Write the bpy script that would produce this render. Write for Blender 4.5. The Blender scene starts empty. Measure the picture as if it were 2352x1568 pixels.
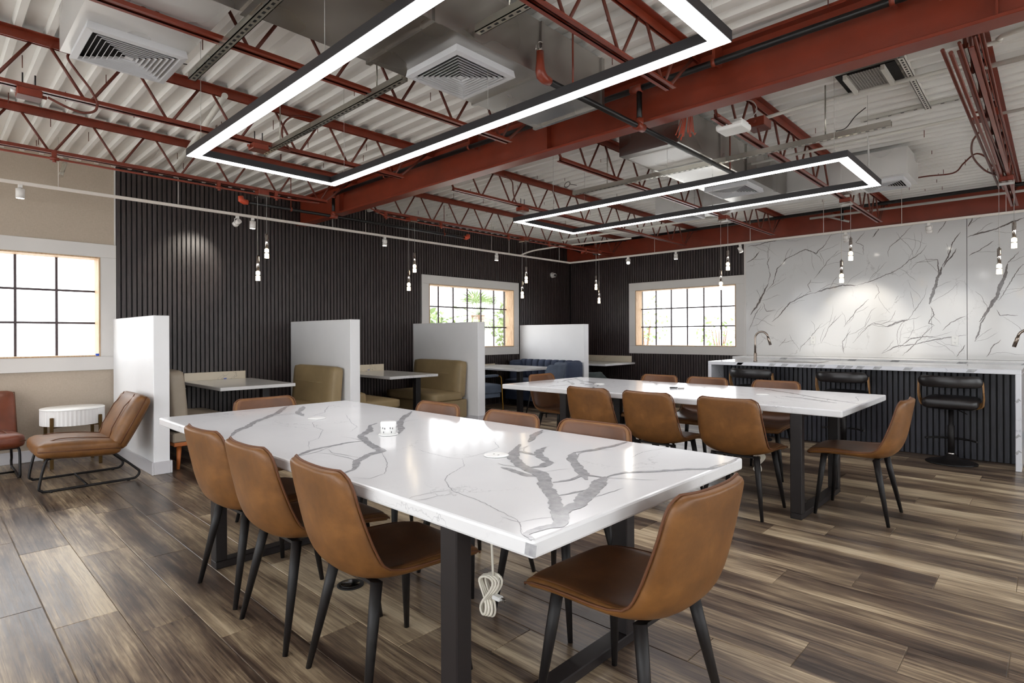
import bpy, bmesh, math, random
from mathutils import Vector, Matrix
random.seed(7)
PI = math.pi
SC = bpy.context.scene
COL = SC.collection

# ---------------------------------------------------------------- camera, world, exposure
EYE = 1.25
YAW, ROLL = 0.8082, -0.004
cam_d = bpy.data.cameras.new('camera')
cam_d.sensor_width = 36.0
cam_d.lens = 1304.7 / 2352 * 36.0
cam_d.shift_y = -13.5 / 2352
cam_d.clip_start = 0.02
cam_d.clip_end = 300
cam = bpy.data.objects.new('camera', cam_d)
COL.objects.link(cam)
_f = Vector((-math.cos(YAW), math.sin(YAW), 0))
_r = _f.cross(Vector((0, 0, 1)))
_u = Vector((0, 0, 1))
_c, _s = math.cos(ROLL), math.sin(ROLL)
_R, _U = _r * _c + _u * _s, _u * _c - _r * _s
m = Matrix.Identity(4)
for i in range(3):
    m[i][0], m[i][1], m[i][2] = _R[i], _U[i], -_f[i]
m[2][3] = EYE
cam.matrix_world = m
SC.camera = cam

world = bpy.data.worlds.new('overcast_sky')
SC.world = world
world.use_nodes = True
bg = world.node_tree.nodes['Background']
bg.inputs[0].default_value = (0.95, 0.975, 1.0, 1)
bg.inputs[1].default_value = 3.6
LED_POWER = 15.0
SPOT_POWER = 16.0
BULB_POWER = 6.0
vs = SC.view_settings
vs.view_transform = 'Standard'
vs.look = 'None'
vs.gamma = 1
vs.use_curve_mapping = False
vs.exposure = 0.66
SC.cycles.max_bounces = 7
SC.cycles.diffuse_bounces = 3
SC.cycles.glossy_bounces = 3
SC.cycles.transparent_max_bounces = 12
SC.cycles.sample_clamp_indirect = 6.0
SC.cycles.use_denoising = True
SC.cycles.adaptive_threshold = 0.03

# ---------------------------------------------------------------- materials
def srgb(r, g, b):
    def f(c):
        c /= 255.0
        return c / 12.92 if c <= 0.04045 else ((c + 0.055) / 1.055) ** 2.4
    return (f(r), f(g), f(b), 1)

class NT:
    def __init__(s, name):
        s.m = bpy.data.materials.new(name)
        s.m.use_nodes = True
        s.t = s.m.node_tree
        s.p = s.t.nodes['Principled BSDF']
        s.out = s.t.nodes['Material Output']
    def n(s, typ, **kw):
        nd = s.t.nodes.new(typ)
        for k, v in kw.items():
            if k.startswith('i_'):
                key = k[2:]
                key = int(key) if key.isdigit() else key.replace('_', ' ')
                nd.inputs[key].default_value = v
            else:
                setattr(nd, k, v)
        return nd
    def l(s, a, b):
        s.t.links.new(a, b)
    def math(s, op, a, b=None, c=None, clamp=False):
        nd = s.n('ShaderNodeMath', operation=op)
        nd.use_clamp = clamp
        for i, v in enumerate((a, b, c)):
            if v is None:
                continue
            if isinstance(v, (int, float)):
                nd.inputs[i].default_value = v
            else:
                s.l(v, nd.inputs[i])
        return nd.outputs[0]
    def mix(s, fac, a, b, blend='MIX'):
        nd = s.n('ShaderNodeMix', data_type='RGBA', blend_type=blend)
        for sock, v in ((nd.inputs[0], fac), (nd.inputs[6], a), (nd.inputs[7], b)):
            if isinstance(v, (int, float, tuple)):
                sock.default_value = v
            else:
                s.l(v, sock)
        return nd.outputs[2]
    def ramp(s, fac, stops):
        nd = s.n('ShaderNodeValToRGB')
        cr = nd.color_ramp
        while len(cr.elements) < len(stops):
            cr.elements.new(0.5)
        for e, (p, c) in zip(cr.elements, stops):
            e.position = p
            e.color = c
        s.l(fac, nd.inputs[0])
        return nd.outputs[0]
    def coords(s, kind='Object', scale=(1, 1, 1)):
        if kind == 'World':
            o = s.n('ShaderNodeNewGeometry').outputs['Position']
        else:
            o = s.n('ShaderNodeTexCoord').outputs[kind]
        mp = s.n('ShaderNodeMapping')
        mp.inputs['Scale'].default_value = scale
        s.l(o, mp.inputs[0])
        return mp.outputs[0]
    def noise(s, vec, scale, detail=3, rough=0.5, dist=0.0):
        nd = s.n('ShaderNodeTexNoise', i_Scale=scale, i_Detail=detail, i_Roughness=rough, i_Distortion=dist)
        s.l(vec, nd.inputs['Vector'])
        return nd.outputs[0]
    def bump(s, h, strength=0.2, dist=0.01):
        nd = s.n('ShaderNodeBump', i_Strength=strength, i_Distance=dist)
        s.l(h, nd.inputs['Height'])
        s.l(nd.outputs[0], s.p.inputs['Normal'])
    def color(s, v):
        if isinstance(v, tuple):
            s.p.inputs['Base Color'].default_value = v
        else:
            s.l(v, s.p.inputs['Base Color'])
    def set(s, **kw):
        for k, v in kw.items():
            k = k.replace('_', ' ')
            if isinstance(v, (int, float, tuple)):
                s.p.inputs[k].default_value = v
            else:
                s.l(v, s.p.inputs[k])

M = {}
def plain(name, col, rough=0.5, metal=0.0, var=0.0, scale=6.0, bump=0.0, bscale=80.0, coat=0.0, spec=None):
    t = NT(name)
    if var:
        v = t.coords('Object')
        f = t.noise(v, scale, 4)
        d = tuple(max(0, c * (1 - var)) for c in col[:3]) + (1,)
        e = tuple(min(1, c * (1 + var)) for c in col[:3]) + (1,)
        t.color(t.ramp(f, [(0.3, d), (0.7, e)]))
    else:
        t.color(col)
    t.set(Roughness=rough, Metallic=metal)
    if spec is not None:
        t.set(Specular_IOR_Level=spec)
    if coat:
        t.set(Coat_Weight=coat, Coat_Roughness=0.1)
    if bump:
        t.bump(t.noise(t.coords('Object'), bscale, 3), bump, 0.004)
    M[name] = t.m
    return t.m

def emit(name, col, strength):
    t = NT(name)
    t.color((0.8, 0.8, 0.8, 1))
    t.set(Emission_Color=col, Emission_Strength=strength)
    M[name] = t.m

plain('white_paint', srgb(238, 238, 239), 0.45, var=0.02, scale=3)
plain('trim_white', srgb(214, 210, 206), 0.4, var=0.02, scale=3)
plain('baseboard_white', srgb(205, 203, 206), 0.4)
plain('outlet_white', srgb(240, 240, 238), 0.3)
plain('slot_black', srgb(15, 15, 15), 0.6)
plain('deck_paint', srgb(236, 234, 230), 0.55, var=0.05, scale=2.2)
plain('strut_paint', srgb(215, 212, 204), 0.5, var=0.05)
plain('red_paint', srgb(124, 49, 30), 0.34, var=0.14, scale=5, bump=0.12, bscale=140)
plain('red_paint_dull', srgb(98, 42, 28), 0.5, var=0.12, scale=8)
plain('orange_red', srgb(196, 74, 44), 0.4)
plain('black_metal', srgb(24, 21, 21), 0.5, spec=0.35)
plain('table_leg_metal', srgb(30, 25, 25), 0.48, var=0.1, spec=0.35)
plain('black_pipe', srgb(26, 25, 26), 0.35, metal=0.3)
plain('gold', srgb(190, 140, 60), 0.3, metal=1.0)
plain('bronze_leg', srgb(92, 68, 30), 0.4, metal=0.55)
plain('chrome', srgb(205, 200, 196), 0.12, metal=1.0)
plain('nickel', srgb(150, 138, 128), 0.28, metal=1.0)
plain('track_white', srgb(222, 214, 206), 0.45)
plain('spot_white', srgb(228, 224, 220), 0.4)
plain('frame_black', srgb(32, 30, 33), 0.45)
plain('muntin_dark', srgb(70, 58, 62), 0.5)
plain('cable_grey', srgb(176, 172, 168), 0.5)
plain('cord_white', srgb(226, 220, 206), 0.45)
plain('black_leather', srgb(30, 27, 28), 0.32, var=0.1, scale=14, bump=0.1, bscale=220)
plain('oak_stool', srgb(150, 112, 72), 0.45, var=0.15, scale=18)
plain('orange_wood', srgb(176, 100, 48), 0.45, var=0.15, scale=14)
plain('cabinet_wood', srgb(110, 78, 58), 0.5, var=0.18, scale=7)
plain('khaki_vinyl', srgb(142, 122, 88), 0.5, var=0.07, scale=9, bump=0.08, bscale=200)
plain('greige_vinyl', srgb(150, 138, 122), 0.5, var=0.06, scale=9, bump=0.08, bscale=200)
plain('navy_fabric', srgb(52, 62, 84), 0.8, var=0.12, scale=12, bump=0.15, bscale=300)
plain('slate_fabric', srgb(84, 94, 110), 0.85, var=0.12, scale=12, bump=0.15, bscale=300)
plain('sage_fabric', srgb(84, 92, 92), 0.85, var=0.1, scale=12)
plain('rust_leather', srgb(110, 55, 33), 0.42, var=0.2, scale=9, bump=0.15, bscale=120)
plain('fluted_white', srgb(232, 230, 228), 0.5)
plain('camera_white', srgb(200, 196, 192), 0.4)
plain('lens_black', srgb(12, 12, 14), 0.15)
plain('diffuser_white', srgb(205, 205, 208), 0.45)
plain('void_shade', srgb(12, 11, 12), 0.8)  # near-black; darkness inside openings put into the colour
plain('blue_tape', srgb(30, 80, 190), 0.6)
plain('ground_paving', srgb(228, 226, 220), 0.9, var=0.06, scale=1.5)
plain('leaf_green', srgb(126, 146, 92), 0.6, var=0.35, scale=1.2)
plain('palm_bark', srgb(128, 100, 76), 0.85, var=0.3, scale=10)
plain('far_wall', srgb(205, 216, 235), 0.8, var=0.02)
plain('bottom_seam', srgb(96, 56, 28), 0.6)
emit('led', (1.0, 0.985, 1.0, 1), LED_POWER)
emit('bulb', (1.0, 0.80, 0.52, 1), BULB_POWER)
emit('spot_glow', (1.0, 0.93, 0.82, 1), 9.0)

# fabric-textured beige wallcovering
t = NT('beige_wall')
v = t.coords('Object', (1, 1, 1))
a = t.noise(t.coords('Object', (1, 14, 260)), 3, 2)
b = t.noise(t.coords('Object', (1, 260, 14)), 3, 2)
w = t.math('ADD', t.math('MULTIPLY', a, 0.5), t.math('MULTIPLY', b, 0.5))
t.color(t.ramp(w, [(0.35, srgb(172, 157, 140)), (0.65, srgb(190, 176, 160))]))
t.set(Roughness=0.75)
t.bump(w, 0.15, 0.002)
M['beige_wall'] = t.m

# dark stained slats
t = NT('slat_dark')
v = t.coords('World', (26, 26, 1.6))
f = t.noise(v, 3.5, 4, 0.6)
t.color(t.ramp(f, [(0.3, srgb(40, 32, 32)), (0.7, srgb(68, 57, 55))]))
t.set(Roughness=0.42)
t.bump(f, 0.1, 0.002)
M['slat_dark'] = t.m
plain('slat_backing', srgb(16, 13, 13), 0.7)
t = NT('slat_island')
v = t.coords('World', (26, 26, 1.6))
f = t.noise(v, 3.5, 4, 0.6)
t.color(t.ramp(f, [(0.3, srgb(36, 37, 44)), (0.7, srgb(56, 57, 66))]))
t.set(Roughness=0.45)
M['slat_island'] = t.m

# galvanised sheet
def galv(name, lo, hi, metal):
    t = NT(name)
    v = t.coords('Object')
    f = t.noise(v, 1.6, 2, 0.5)
    t.color(t.ramp(f, [(0.3, lo), (0.72, hi)]))
    g = t.noise(v, 2.2, 1)
    t.set(Metallic=metal, Roughness=t.math('MULTIPLY_ADD', g, 0.26, 0.16))
    M[name] = t.m
galv('galvanised', srgb(150, 146, 142), srgb(206, 204, 200), 1.0)
galv('galvanised_white', srgb(198, 196, 194), srgb(224, 222, 220), 0.35)
galv('strut_steel', srgb(150, 146, 136), srgb(206, 202, 190), 0.8)

# tan leather
t = NT('tan_leather')
v = t.coords('Object')
f = t.noise(v, 7.0, 5, 0.62, 0.3)
g = t.noise(v, 26.0, 4, 0.6)
c = t.mix(t.math('MULTIPLY', g, 0.55), t.ramp(f, [(0.28, srgb(94, 60, 27)), (0.55, srgb(125, 82, 39)), (0.8, srgb(150, 103, 55))]), srgb(104, 67, 31))
t.color(c)
t.set(Roughness=0.46)
t.bump(t.noise(v, 240, 3), 0.12, 0.003)
M['tan_leather'] = t.m
t = NT('tan_leather_shaded')  # darker copy of the tan leather; shade inside the seat put into colour
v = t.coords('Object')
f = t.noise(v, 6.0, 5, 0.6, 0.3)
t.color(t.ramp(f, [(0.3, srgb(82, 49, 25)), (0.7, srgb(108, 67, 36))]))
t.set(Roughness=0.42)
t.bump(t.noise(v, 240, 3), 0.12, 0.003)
M['tan_leather_shaded'] = t.m

# marble base: white with hairline cracks
def marble(name, base, hair, scale, amount, rough, tint=(0.5, 0.5, 0.52, 1)):
    t = NT(name)
    v = t.coords('Object')
    nz = t.n('ShaderNodeTexNoise', i_Scale=2.2, i_Detail=6.0, i_Roughness=0.65)
    t.l(v, nz.inputs['Vector'])
    va = t.n('ShaderNodeVectorMath', operation='MULTIPLY_ADD')
    t.l(nz.outputs[1], va.inputs[0])
    va.inputs[1].default_value = (0.55, 0.55, 0.55)
    t.l(v, va.inputs[2])
    vo = t.n('ShaderNodeTexVoronoi', feature='DISTANCE_TO_EDGE', i_Scale=scale)
    t.l(va.outputs[0], vo.inputs['Vector'])
    line = t.math('SUBTRACT', 1.0, t.math('DIVIDE', vo.outputs['Distance'], 0.012), clamp=True)
    mask = t.math('MULTIPLY', t.math('SUBTRACT', t.noise(v, 1.6, 3), 0.46), 5.0, clamp=True)
    fac = t.math('MULTIPLY', t.math('MULTIPLY', line, mask), amount, clamp=True)
    cloud = t.ramp(t.noise(v, 1.3, 5, 0.6), [(0.35, base), (0.75, tuple(c * 0.93 for c in base[:3]) + (1,))])
    t.color(t.mix(fac, cloud, hair))
    t.set(Roughness=rough)
    M[name] = t.m
marble('marble_table', (0.80, 0.80, 0.81, 1), srgb(150, 150, 154), 2.6, 0.55, 0.14)
marble('marble_wall', (0.72, 0.715, 0.71, 1), srgb(120, 112, 110), 1.6, 0.5, 0.10)
marble('marble_counter', (0.70, 0.71, 0.75, 1), srgb(110, 114, 130), 3.0, 0.7, 0.14)
marble('marble_booth', (0.66, 0.65, 0.64, 1), srgb(120, 112, 108), 3.0, 0.7, 0.16)
marble('marble_cream', srgb(214, 202, 180), srgb(120, 108, 98), 3.0, 0.7, 0.25)
def vein(name, lo, hi, rough):
    t = NT(name)
    f = t.noise(t.coords('Object'), 30, 5, 0.65)
    t.color(t.ramp(f, [(0.3, lo), (0.75, hi)]))
    t.set(Roughness=rough)
    M[name] = t.m
vein('vein_grey', srgb(146, 146, 149), srgb(190, 190, 192), 0.15)
vein('vein_brown', srgb(78, 70, 68), srgb(132, 124, 121), 0.11)

# floor planks: colour from the plank's own cell in the floor grid
PW, PL, PY0, PSTEP = 0.2335, 1.2, 1.1, 0.2975
t = NT('plank_wood')
pos = t.n('ShaderNodeNewGeometry').outputs['Position']
sx = t.n('ShaderNodeSeparateXYZ')
t.l(pos, sx.inputs[0])
row = t.math('FLOOR', t.math('DIVIDE', t.math('SUBTRACT', sx.outputs[1], PY0), PW))
colv = t.math('FLOOR', t.math('DIVIDE', t.math('SUBTRACT', t.math('SUBTRACT', sx.outputs[0], -0.139), t.math('MULTIPLY', t.math('SUBTRACT', row, 11.0), PSTEP)), PL))
cb = t.n('ShaderNodeCombineXYZ')
t.l(row, cb.inputs[0]); t.l(colv, cb.inputs[1])
wn = t.n('ShaderNodeTexWhiteNoise', noise_dimensions='2D')
t.l(cb.outputs[0], wn.inputs['Vector'])
rnd = wn.outputs[0]
off = t.n('ShaderNodeVectorMath', operation='SCALE')
t.l(wn.outputs[1], off.inputs[0]); off.inputs['Scale'].default_value = 0.35
add = t.n('ShaderNodeVectorMath', operation='ADD')
t.l(pos, add.inputs[0]); t.l(off.outputs[0], add.inputs[1])
def mapped(scale):
    mp = t.n('ShaderNodeMapping')
    mp.inputs['Scale'].default_value = scale
    t.l(add.outputs[0], mp.inputs[0])
    return mp.outputs[0]
band = t.noise(mapped((0.75, 7.5, 1)), 1.0, 5, 0.62, 0.5)
grain = t.noise(mapped((2.6, 75, 1)), 1.0, 4, 0.7, 0.6)
blot = t.noise(mapped((2.3, 6, 1)), 1.0, 3, 0.6, 0.3)
streak = t.noise(t.coords('World', (0.33, 4.2, 1)), 1.0, 6, 0.62, 0.35)
val = t.math('ADD', t.math('ADD', t.math('MULTIPLY', band, 0.45), t.math('MULTIPLY', streak, 0.85)), t.math('MULTIPLY', grain, 0.5))
val = t.math('ADD', val, t.math('MULTIPLY', blot, 0.3))
val = t.math('ADD', val, t.math('MULTIPLY', rnd, 0.17))
val = t.math('MULTIPLY_ADD', t.math('SUBTRACT', val, 1.11), 1.5, 0.455)
colr = t.ramp(val, [(0.22, srgb(52, 40, 33)), (0.38, srgb(88, 72, 60)), (0.52, srgb(126, 108, 88)), (0.66, srgb(170, 150, 123)), (0.82, srgb(208, 190, 160))])
t.color(colr)
t.set(Roughness=t.math('MULTIPLY_ADD', grain, 0.24, 0.20))
t.bump(grain, 0.3, 0.002)
M['plank_wood'] = t.m
plain('floor_joint', srgb(150, 134, 112), 0.5)

# raw oak window jambs
t = NT('raw_oak')
v = t.coords('World', (9, 9, 1.1))
f = t.noise(v, 4.0, 5, 0.65, 1.5)
t.color(t.ramp(f, [(0.3, srgb(176, 140, 104)), (0.7, srgb(212, 184, 150))]))
t.set(Roughness=0.6)
M['raw_oak'] = t.m
plain('oak_edge', srgb(150, 112, 78), 0.6)

# window glass: clear with a faint mirror
t = NT('window_glass')
tr = t.n('ShaderNodeBsdfTransparent')
gl = t.n('ShaderNodeBsdfGlossy', i_Roughness=0.02)
mx = t.n('ShaderNodeMixShader')
mx.inputs[0].default_value = 0.06
t.l(tr.outputs[0], mx.inputs[1]); t.l(gl.outputs[0], mx.inputs[2]); t.l(mx.outputs[0], t.out.inputs[0])
M['window_glass'] = t.m

# ---------------------------------------------------------------- mesh helpers
class MB:
    def __init__(s):
        s.v, s.f, s.mi = [], [], []
        s.sm = []
    def add(s, vs, fs, mi=0, smooth=False):
        o = len(s.v)
        s.v += [tuple(p) for p in vs]
        for f in fs:
            s.f.append(tuple(i + o for i in f))
            s.mi.append(mi)
            s.sm.append(smooth)
        return s
    def box(s, a, b, mi=0):
        x0, y0, z0 = (min(a[i], b[i]) for i in range(3))
        x1, y1, z1 = (max(a[i], b[i]) for i in range(3))
        vs = [(x0, y0, z0), (x1, y0, z0), (x1, y1, z0), (x0, y1, z0), (x0, y0, z1), (x1, y0, z1), (x1, y1, z1), (x0, y1, z1)]
        return s.add(vs, [(0, 3, 2, 1), (4, 5, 6, 7), (0, 1, 5, 4), (1, 2, 6, 5), (2, 3, 7, 6), (3, 0, 4, 7)], mi)
    def bbox(s, a, b, bev=0.005, mi=0, seg=1):
        bm = bmesh.new()
        bmesh.ops.create_cube(bm, size=1)
        c = [(a[i] + b[i]) / 2 for i in range(3)]
        d = [abs(a[i] - b[i]) for i in range(3)]
        for v in bm.verts:
            v.co = Vector((c[0] + v.co.x * d[0], c[1] + v.co.y * d[1], c[2] + v.co.z * d[2]))
        bmesh.ops.bevel(bm, geom=bm.edges[:], offset=min(bev, min(d) * 0.45), segments=seg, affect='EDGES', profile=0.5)
        bm.verts.index_update()
        s.add([v.co[:] for v in bm.verts], [[v.index for v in f.verts] for f in bm.faces], mi, False)
        bm.free()
        return s
    def tube(s, pts, r, n=8, mi=0, cap=True, closed=False, flat=1.0):
        pts = [Vector(p) for p in pts]
        k = len(pts)
        rs = r if isinstance(r, (list, tuple)) else [r] * k
        vs, fs = [], []
        prev = None
        for i, p in enumerate(pts):
            if closed:
                d = pts[(i + 1) % k] - pts[i - 1]
            else:
                d = pts[min(i + 1, k - 1)] - pts[max(i - 1, 0)]
            d.normalize()
            if prev is None:
                a = Vector((0, 0, 1)) if abs(d.z) < 0.9 else Vector((1, 0, 0))
                u = d.cross(a).normalized()
            else:
                u = (prev - d * prev.dot(d)).normalized()
            w = d.cross(u)
            prev = u
            for j in range(n):
                t_ = 2 * PI * j / n
                q = p + u * (math.cos(t_) * rs[i]) + w * (math.sin(t_) * rs[i] * flat)
                vs.append(q[:])
        rng = k if closed else k - 1
        for i in range(rng):
            i2 = (i + 1) % k
            for j in range(n):
                j2 = (j + 1) % n
                fs.append((i * n + j, i * n + j2, i2 * n + j2, i2 * n + j))
        s.add(vs, fs, mi, True)
        if cap and not closed:
            o = len(s.v) - len(vs)
            s.f.append(tuple(o + j for j in range(n - 1, -1, -1))); s.mi.append(mi); s.sm.append(False)
            s.f.append(tuple(o + (k - 1) * n + j for j in range(n))); s.mi.append(mi); s.sm.append(False)
        return s
    def cyl(s, a, b, r, n=14, mi=0, r2=None):
        return s.tube([a, b], [r, r if r2 is None else r2], n, mi)
    def bar(s, a, b, w, h, up=(0, 0, 1), mi=0):
        a, b, up = Vector(a), Vector(b), Vector(up)
        d = (b - a).normalized()
        u = d.cross(up).normalized()
        q = u.cross(d)
        vs = []
        for p in (a, b):
            for sx_, sy_ in ((-1, -1), (1, -1), (1, 1), (-1, 1)):
                vs.append((p + u * (sx_ * w / 2) + q * (sy_ * h / 2))[:])
        return s.add(vs, [(3, 2, 1, 0), (4, 5, 6, 7), (0, 1, 5, 4), (1, 2, 6, 5), (2, 3, 7, 6), (3, 0, 4, 7)], mi)
    def lathe(s, prof, c=(0, 0, 0), n=24, mi=0, sx_=1.0, sy_=1.0, axis='z'):
        vs, fs = [], []
        for r, z in prof:
            for j in range(n):
                t_ = 2 * PI * j / n
                p = (math.cos(t_) * r * sx_, math.sin(t_) * r * sy_, z)
                if axis == 'y':
                    p = (p[0], p[2], p[1])
                elif axis == 'x':
                    p = (p[2], p[0], p[1])
                vs.append((c[0] + p[0], c[1] + p[1], c[2] + p[2]))
        for i in range(len(prof) - 1):
            for j in range(n):
                j2 = (j + 1) % n
                fs.append((i * n + j, i * n + j2, (i + 1) * n + j2, (i + 1) * n + j))
        s.add(vs, fs, mi, True)
        o = len(s.v) - len(vs)
        if prof[0][0] > 1e-4:
            s.f.append(tuple(o + j for j in range(n - 1, -1, -1))); s.mi.append(mi); s.sm.append(False)
        if prof[-1][0] > 1e-4:
            s.f.append(tuple(o + (len(prof) - 1) * n + j for j in range(n))); s.mi.append(mi); s.sm.append(False)
        return s
    def pad(s, c, half, r, n=6, bulge=(0, 0, 0), mi=0, mat3=None):
        """soft cushion: a rounded box whose faces swell by bulge"""
        c, half = Vector(c), Vector(half)
        vs, fs, idx = [], [], {}
        def vert(p):
            key = tuple(round(x * 2 * n) for x in p)
            if key in idx:
                return idx[key]
            q = Vector((p[0] * half.x, p[1] * half.y, p[2] * half.z))
            core = Vector((max(-half.x + r, min(half.x - r, q.x)), max(-half.y + r, min(half.y - r, q.y)), max(-half.z + r, min(half.z - r, q.z))))
            d = q - core
            if d.length > 1e-9:
                q = core + d.normalized() * r
            for ax in range(3):
                o1, o2 = (ax + 1) % 3, (ax + 2) % 3
                k_ = (1 - p[o1] ** 2) * (1 - p[o2] ** 2)
                q[ax] += bulge[ax] * p[ax] * k_
            if mat3 is not None:
                q = mat3 @ q
            vs.append((c + q)[:])
            idx[key] = len(vs) - 1
            return idx[key]
        rr = [-1 + 2 * i / n for i in range(n + 1)]
        for ax in range(3):
            for sg in (-1, 1):
                for i in range(n):
                    for j in range(n):
                        quad = []
                        for (a_, b_) in ((i, j), (i + 1, j), (i + 1, j + 1), (i, j + 1)):
                            p = [0, 0, 0]
                            p[ax] = sg
                            p[(ax + 1) % 3] = rr[a_]
                            p[(ax + 2) % 3] = rr[b_]
                            quad.append(vert(tuple(p)))
                        fs.append(quad if sg > 0 else quad[::-1])
        return s.add(vs, fs, mi, True)
    def mesh(s, name, mats):
        me = bpy.data.meshes.new(name)
        me.from_pydata(s.v, [], s.f)
        for mt in (mats if isinstance(mats, (list, tuple)) else [mats]):
            me.materials.append(M[mt])
        me.polygons.foreach_set('material_index', s.mi)
        me.polygons.foreach_set('use_smooth', s.sm)
        me.update()
        return me
    def build(s, name, mats, parent=None, loc=None):
        return link(name, s.mesh(name, mats), parent, loc)

def link(name, data, parent=None, loc=None, rot=None):
    o = bpy.data.objects.new(name, data)
    COL.objects.link(o)
    if loc is not None:
        o.location = loc
    if rot is not None:
        o.rotation_euler = rot
    if parent is not None:
        o.parent = parent
    return o
def tag(o, label, cat=None, group=None, kind=None):
    o['label'] = label
    if cat:
        o['category'] = cat
    if group:
        o['group'] = group
    if kind:
        o['kind'] = kind
    return o
def thing(name, label, cat, loc=(0, 0, 0), rz=0.0, group=None):
    o = link(name, None, None, loc, (0, 0, rz))
    o.empty_display_size = 0.1
    return tag(o, label, cat, group)
def struct(name, mb, mats, parent=None, label=None):
    o = mb.build(name, mats, parent)
    o['kind'] = 'structure'
    if label:
        o['label'] = label
    return o
def dup(root, loc, rz, label, group=None):
    r = root.copy()
    COL.objects.link(r)
    r.location = loc
    r.rotation_euler = (0, 0, rz)
    r['label'] = label
    if group:
        r['group'] = group
    for ch in root.children:
        c_ = ch.copy()
        COL.objects.link(c_)
        c_.parent = r
        for g_ in ch.children:
            d_ = g_.copy()
            COL.objects.link(d_)
            d_.parent = c_
    return r
def arc(c, r, a0, a1, n, plane='xz'):
    out = []
    for i in range(n + 1):
        a_ = math.radians(a0 + (a1 - a0) * i / n)
        p = [c[0], c[1], c[2]]
        i0, i1 = {'xz': (0, 2), 'yz': (1, 2), 'xy': (0, 1)}[plane]
        p[i0] += math.cos(a_) * r
        p[i1] += math.sin(a_) * r
        out.append(tuple(p))
    return out
def smooth_path(pts, n=6):
    """Catmull-Rom through the points"""
    P = [Vector(p) for p in pts]
    out = []
    for i in range(len(P) - 1):
        p0, p1, p2, p3 = P[max(i - 1, 0)], P[i], P[i + 1], P[min(i + 2, len(P) - 1)]
        for k in range(n):
            t_ = k / n
            out.append((0.5 * ((2 * p1) + (p2 - p0) * t_ + (2 * p0 - 5 * p1 + 4 * p2 - p3) * t_ ** 2 + (3 * p1 - p0 - 3 * p2 + p3) * t_ ** 3))[:])
    out.append(P[-1][:])
    return out
def ribbon(mb, pts, w, to3, mi=1, step=0.02, jit=0.35, seed=0, wavy=0.006, twigs=0, tlen=1.0, inside=None):
    lift = 0.00003 * (seed % 37)
    """a flat inlaid vein following pts; to3 maps (u,v) on the slab face to 3-D"""
    rg = random.Random(seed)
    P = [Vector((p[0], p[1])) for p in pts]
    sm = []
    for i in range(len(P) - 1):
        d = (P[i + 1] - P[i]).length
        k = max(1, int(d / step))
        for j in range(k):
            sm.append(P[i].lerp(P[i + 1], j / k))
    sm.append(P[-1])
    n = len(sm)
    if n < 2:
        return
    L, R = [], []
    wob = 0.0
    jl = jr = 0.0
    for i, p in enumerate(sm):
        d = sm[min(i + 1, n - 1)] - sm[max(i - 1, 0)]
        d = d.normalized() if d.length > 1e-9 else Vector((1, 0))
        nn = Vector((-d.y, d.x))
        wob = wob * 0.82 + rg.uniform(-1, 1) * wavy * 0.7
        jl = jl * 0.8 + rg.uniform(-1, 1) * 0.34
        jr = jr * 0.8 + rg.uniform(-1, 1) * 0.34
        tt = i / (n - 1)
        taper = min(1.0, 0.25 + 4 * min(tt, 1 - tt))
        q = p + nn * wob
        L.append(q + nn * (w / 2 * taper * (1 + jit * jl)))
        R.append(q - nn * (w / 2 * taper * (1 + jit * jr)))
    vs = [to3(q.x, q.y, lift) for q in L] + [to3(q.x, q.y, lift) for q in R]
    mb.add(vs, [(i, n + i, n + i + 1, i + 1) for i in range(n - 1)], mi)
    if twigs and w > 0.004:
        k = max(1, int(n * step / twigs))
        for q in range(k):
            i = rg.randrange(0, n - 1)
            d = sm[min(i + 2, n - 1)] - sm[max(i - 2, 0)]
            ang = math.atan2(d.y, d.x) + rg.choice((-1, 1)) * rg.uniform(0.25, 0.8)
            p = sm[i].copy()
            br = [(p.x, p.y)]
            for z_ in range(rg.randint(2, 4)):
                ang += rg.uniform(-0.5, 0.5)
                p = p + Vector((math.cos(ang), math.sin(ang))) * rg.uniform(0.04, 0.11) * tlen
                br.append((p.x, p.y))
            if inside is None or all(inside(*b_) for b_ in br):
                ribbon(mb, br, rg.uniform(0.0022, 0.0042), to3, mi, step * 0.7, 0.6, seed + 3 * q + 1, wavy * 0.6)

# ================================================================ room shell
XW, YB = -7.44, 9.586            # left wall plane, back wall plane
XR, YR = 3.2, -3.2               # the sides behind the camera
ZD = 3.15                        # underside of the deck's upper flats
WT = 0.26                        # wall thickness

# floor: a slab with separate planks on it
floor = struct('floor', MB().box((XW, YR, -0.06), (XR, YB, -0.0035)), 'floor_joint', label='grey-brown wood-look plank floor')
cells = []
r0 = int(math.floor((YR - PY0) / PW))
r1 = int(math.ceil((YB - PY0) / PW))
for r in range(r0, r1):
    ya, yb = PY0 + r * PW, PY0 + (r + 1) * PW
    ya_, yb_ = max(ya, YR), min(yb, YB)
    if yb_ - ya_ < 0.01:
        continue
    xo = -0.139 + (r - 11) * PSTEP
    c0 = int(math.floor((XW - xo) / PL))
    c1 = int(math.ceil((XR - xo) / PL))
    for c_ in range(c0, c1):
        xa, xb = max(xo + c_ * PL, XW), min(xo + (c_ + 1) * PL, XR)
        if xb - xa < 0.02:
            continue
        mx_, my_ = (xa + xb) / 2, (ya_ + yb_) / 2
        # depth in front of the camera and bearing, to pick the planks that show largest
        dep = mx_ * _f.x + my_ * _f.y
        side = abs(mx_ * _r.x + my_ * _r.y)
        seen = dep > 0.6 and side < dep * 0.95 + 0.9 and my_ < 8.9 and not (my_ > 7.3 and mx_ > -3.1)
        cells.append((0 if seen else 1, math.hypot(mx_, my_), xa, xb, ya_, yb_))
cells.sort()
plank_cache = {}
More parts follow.
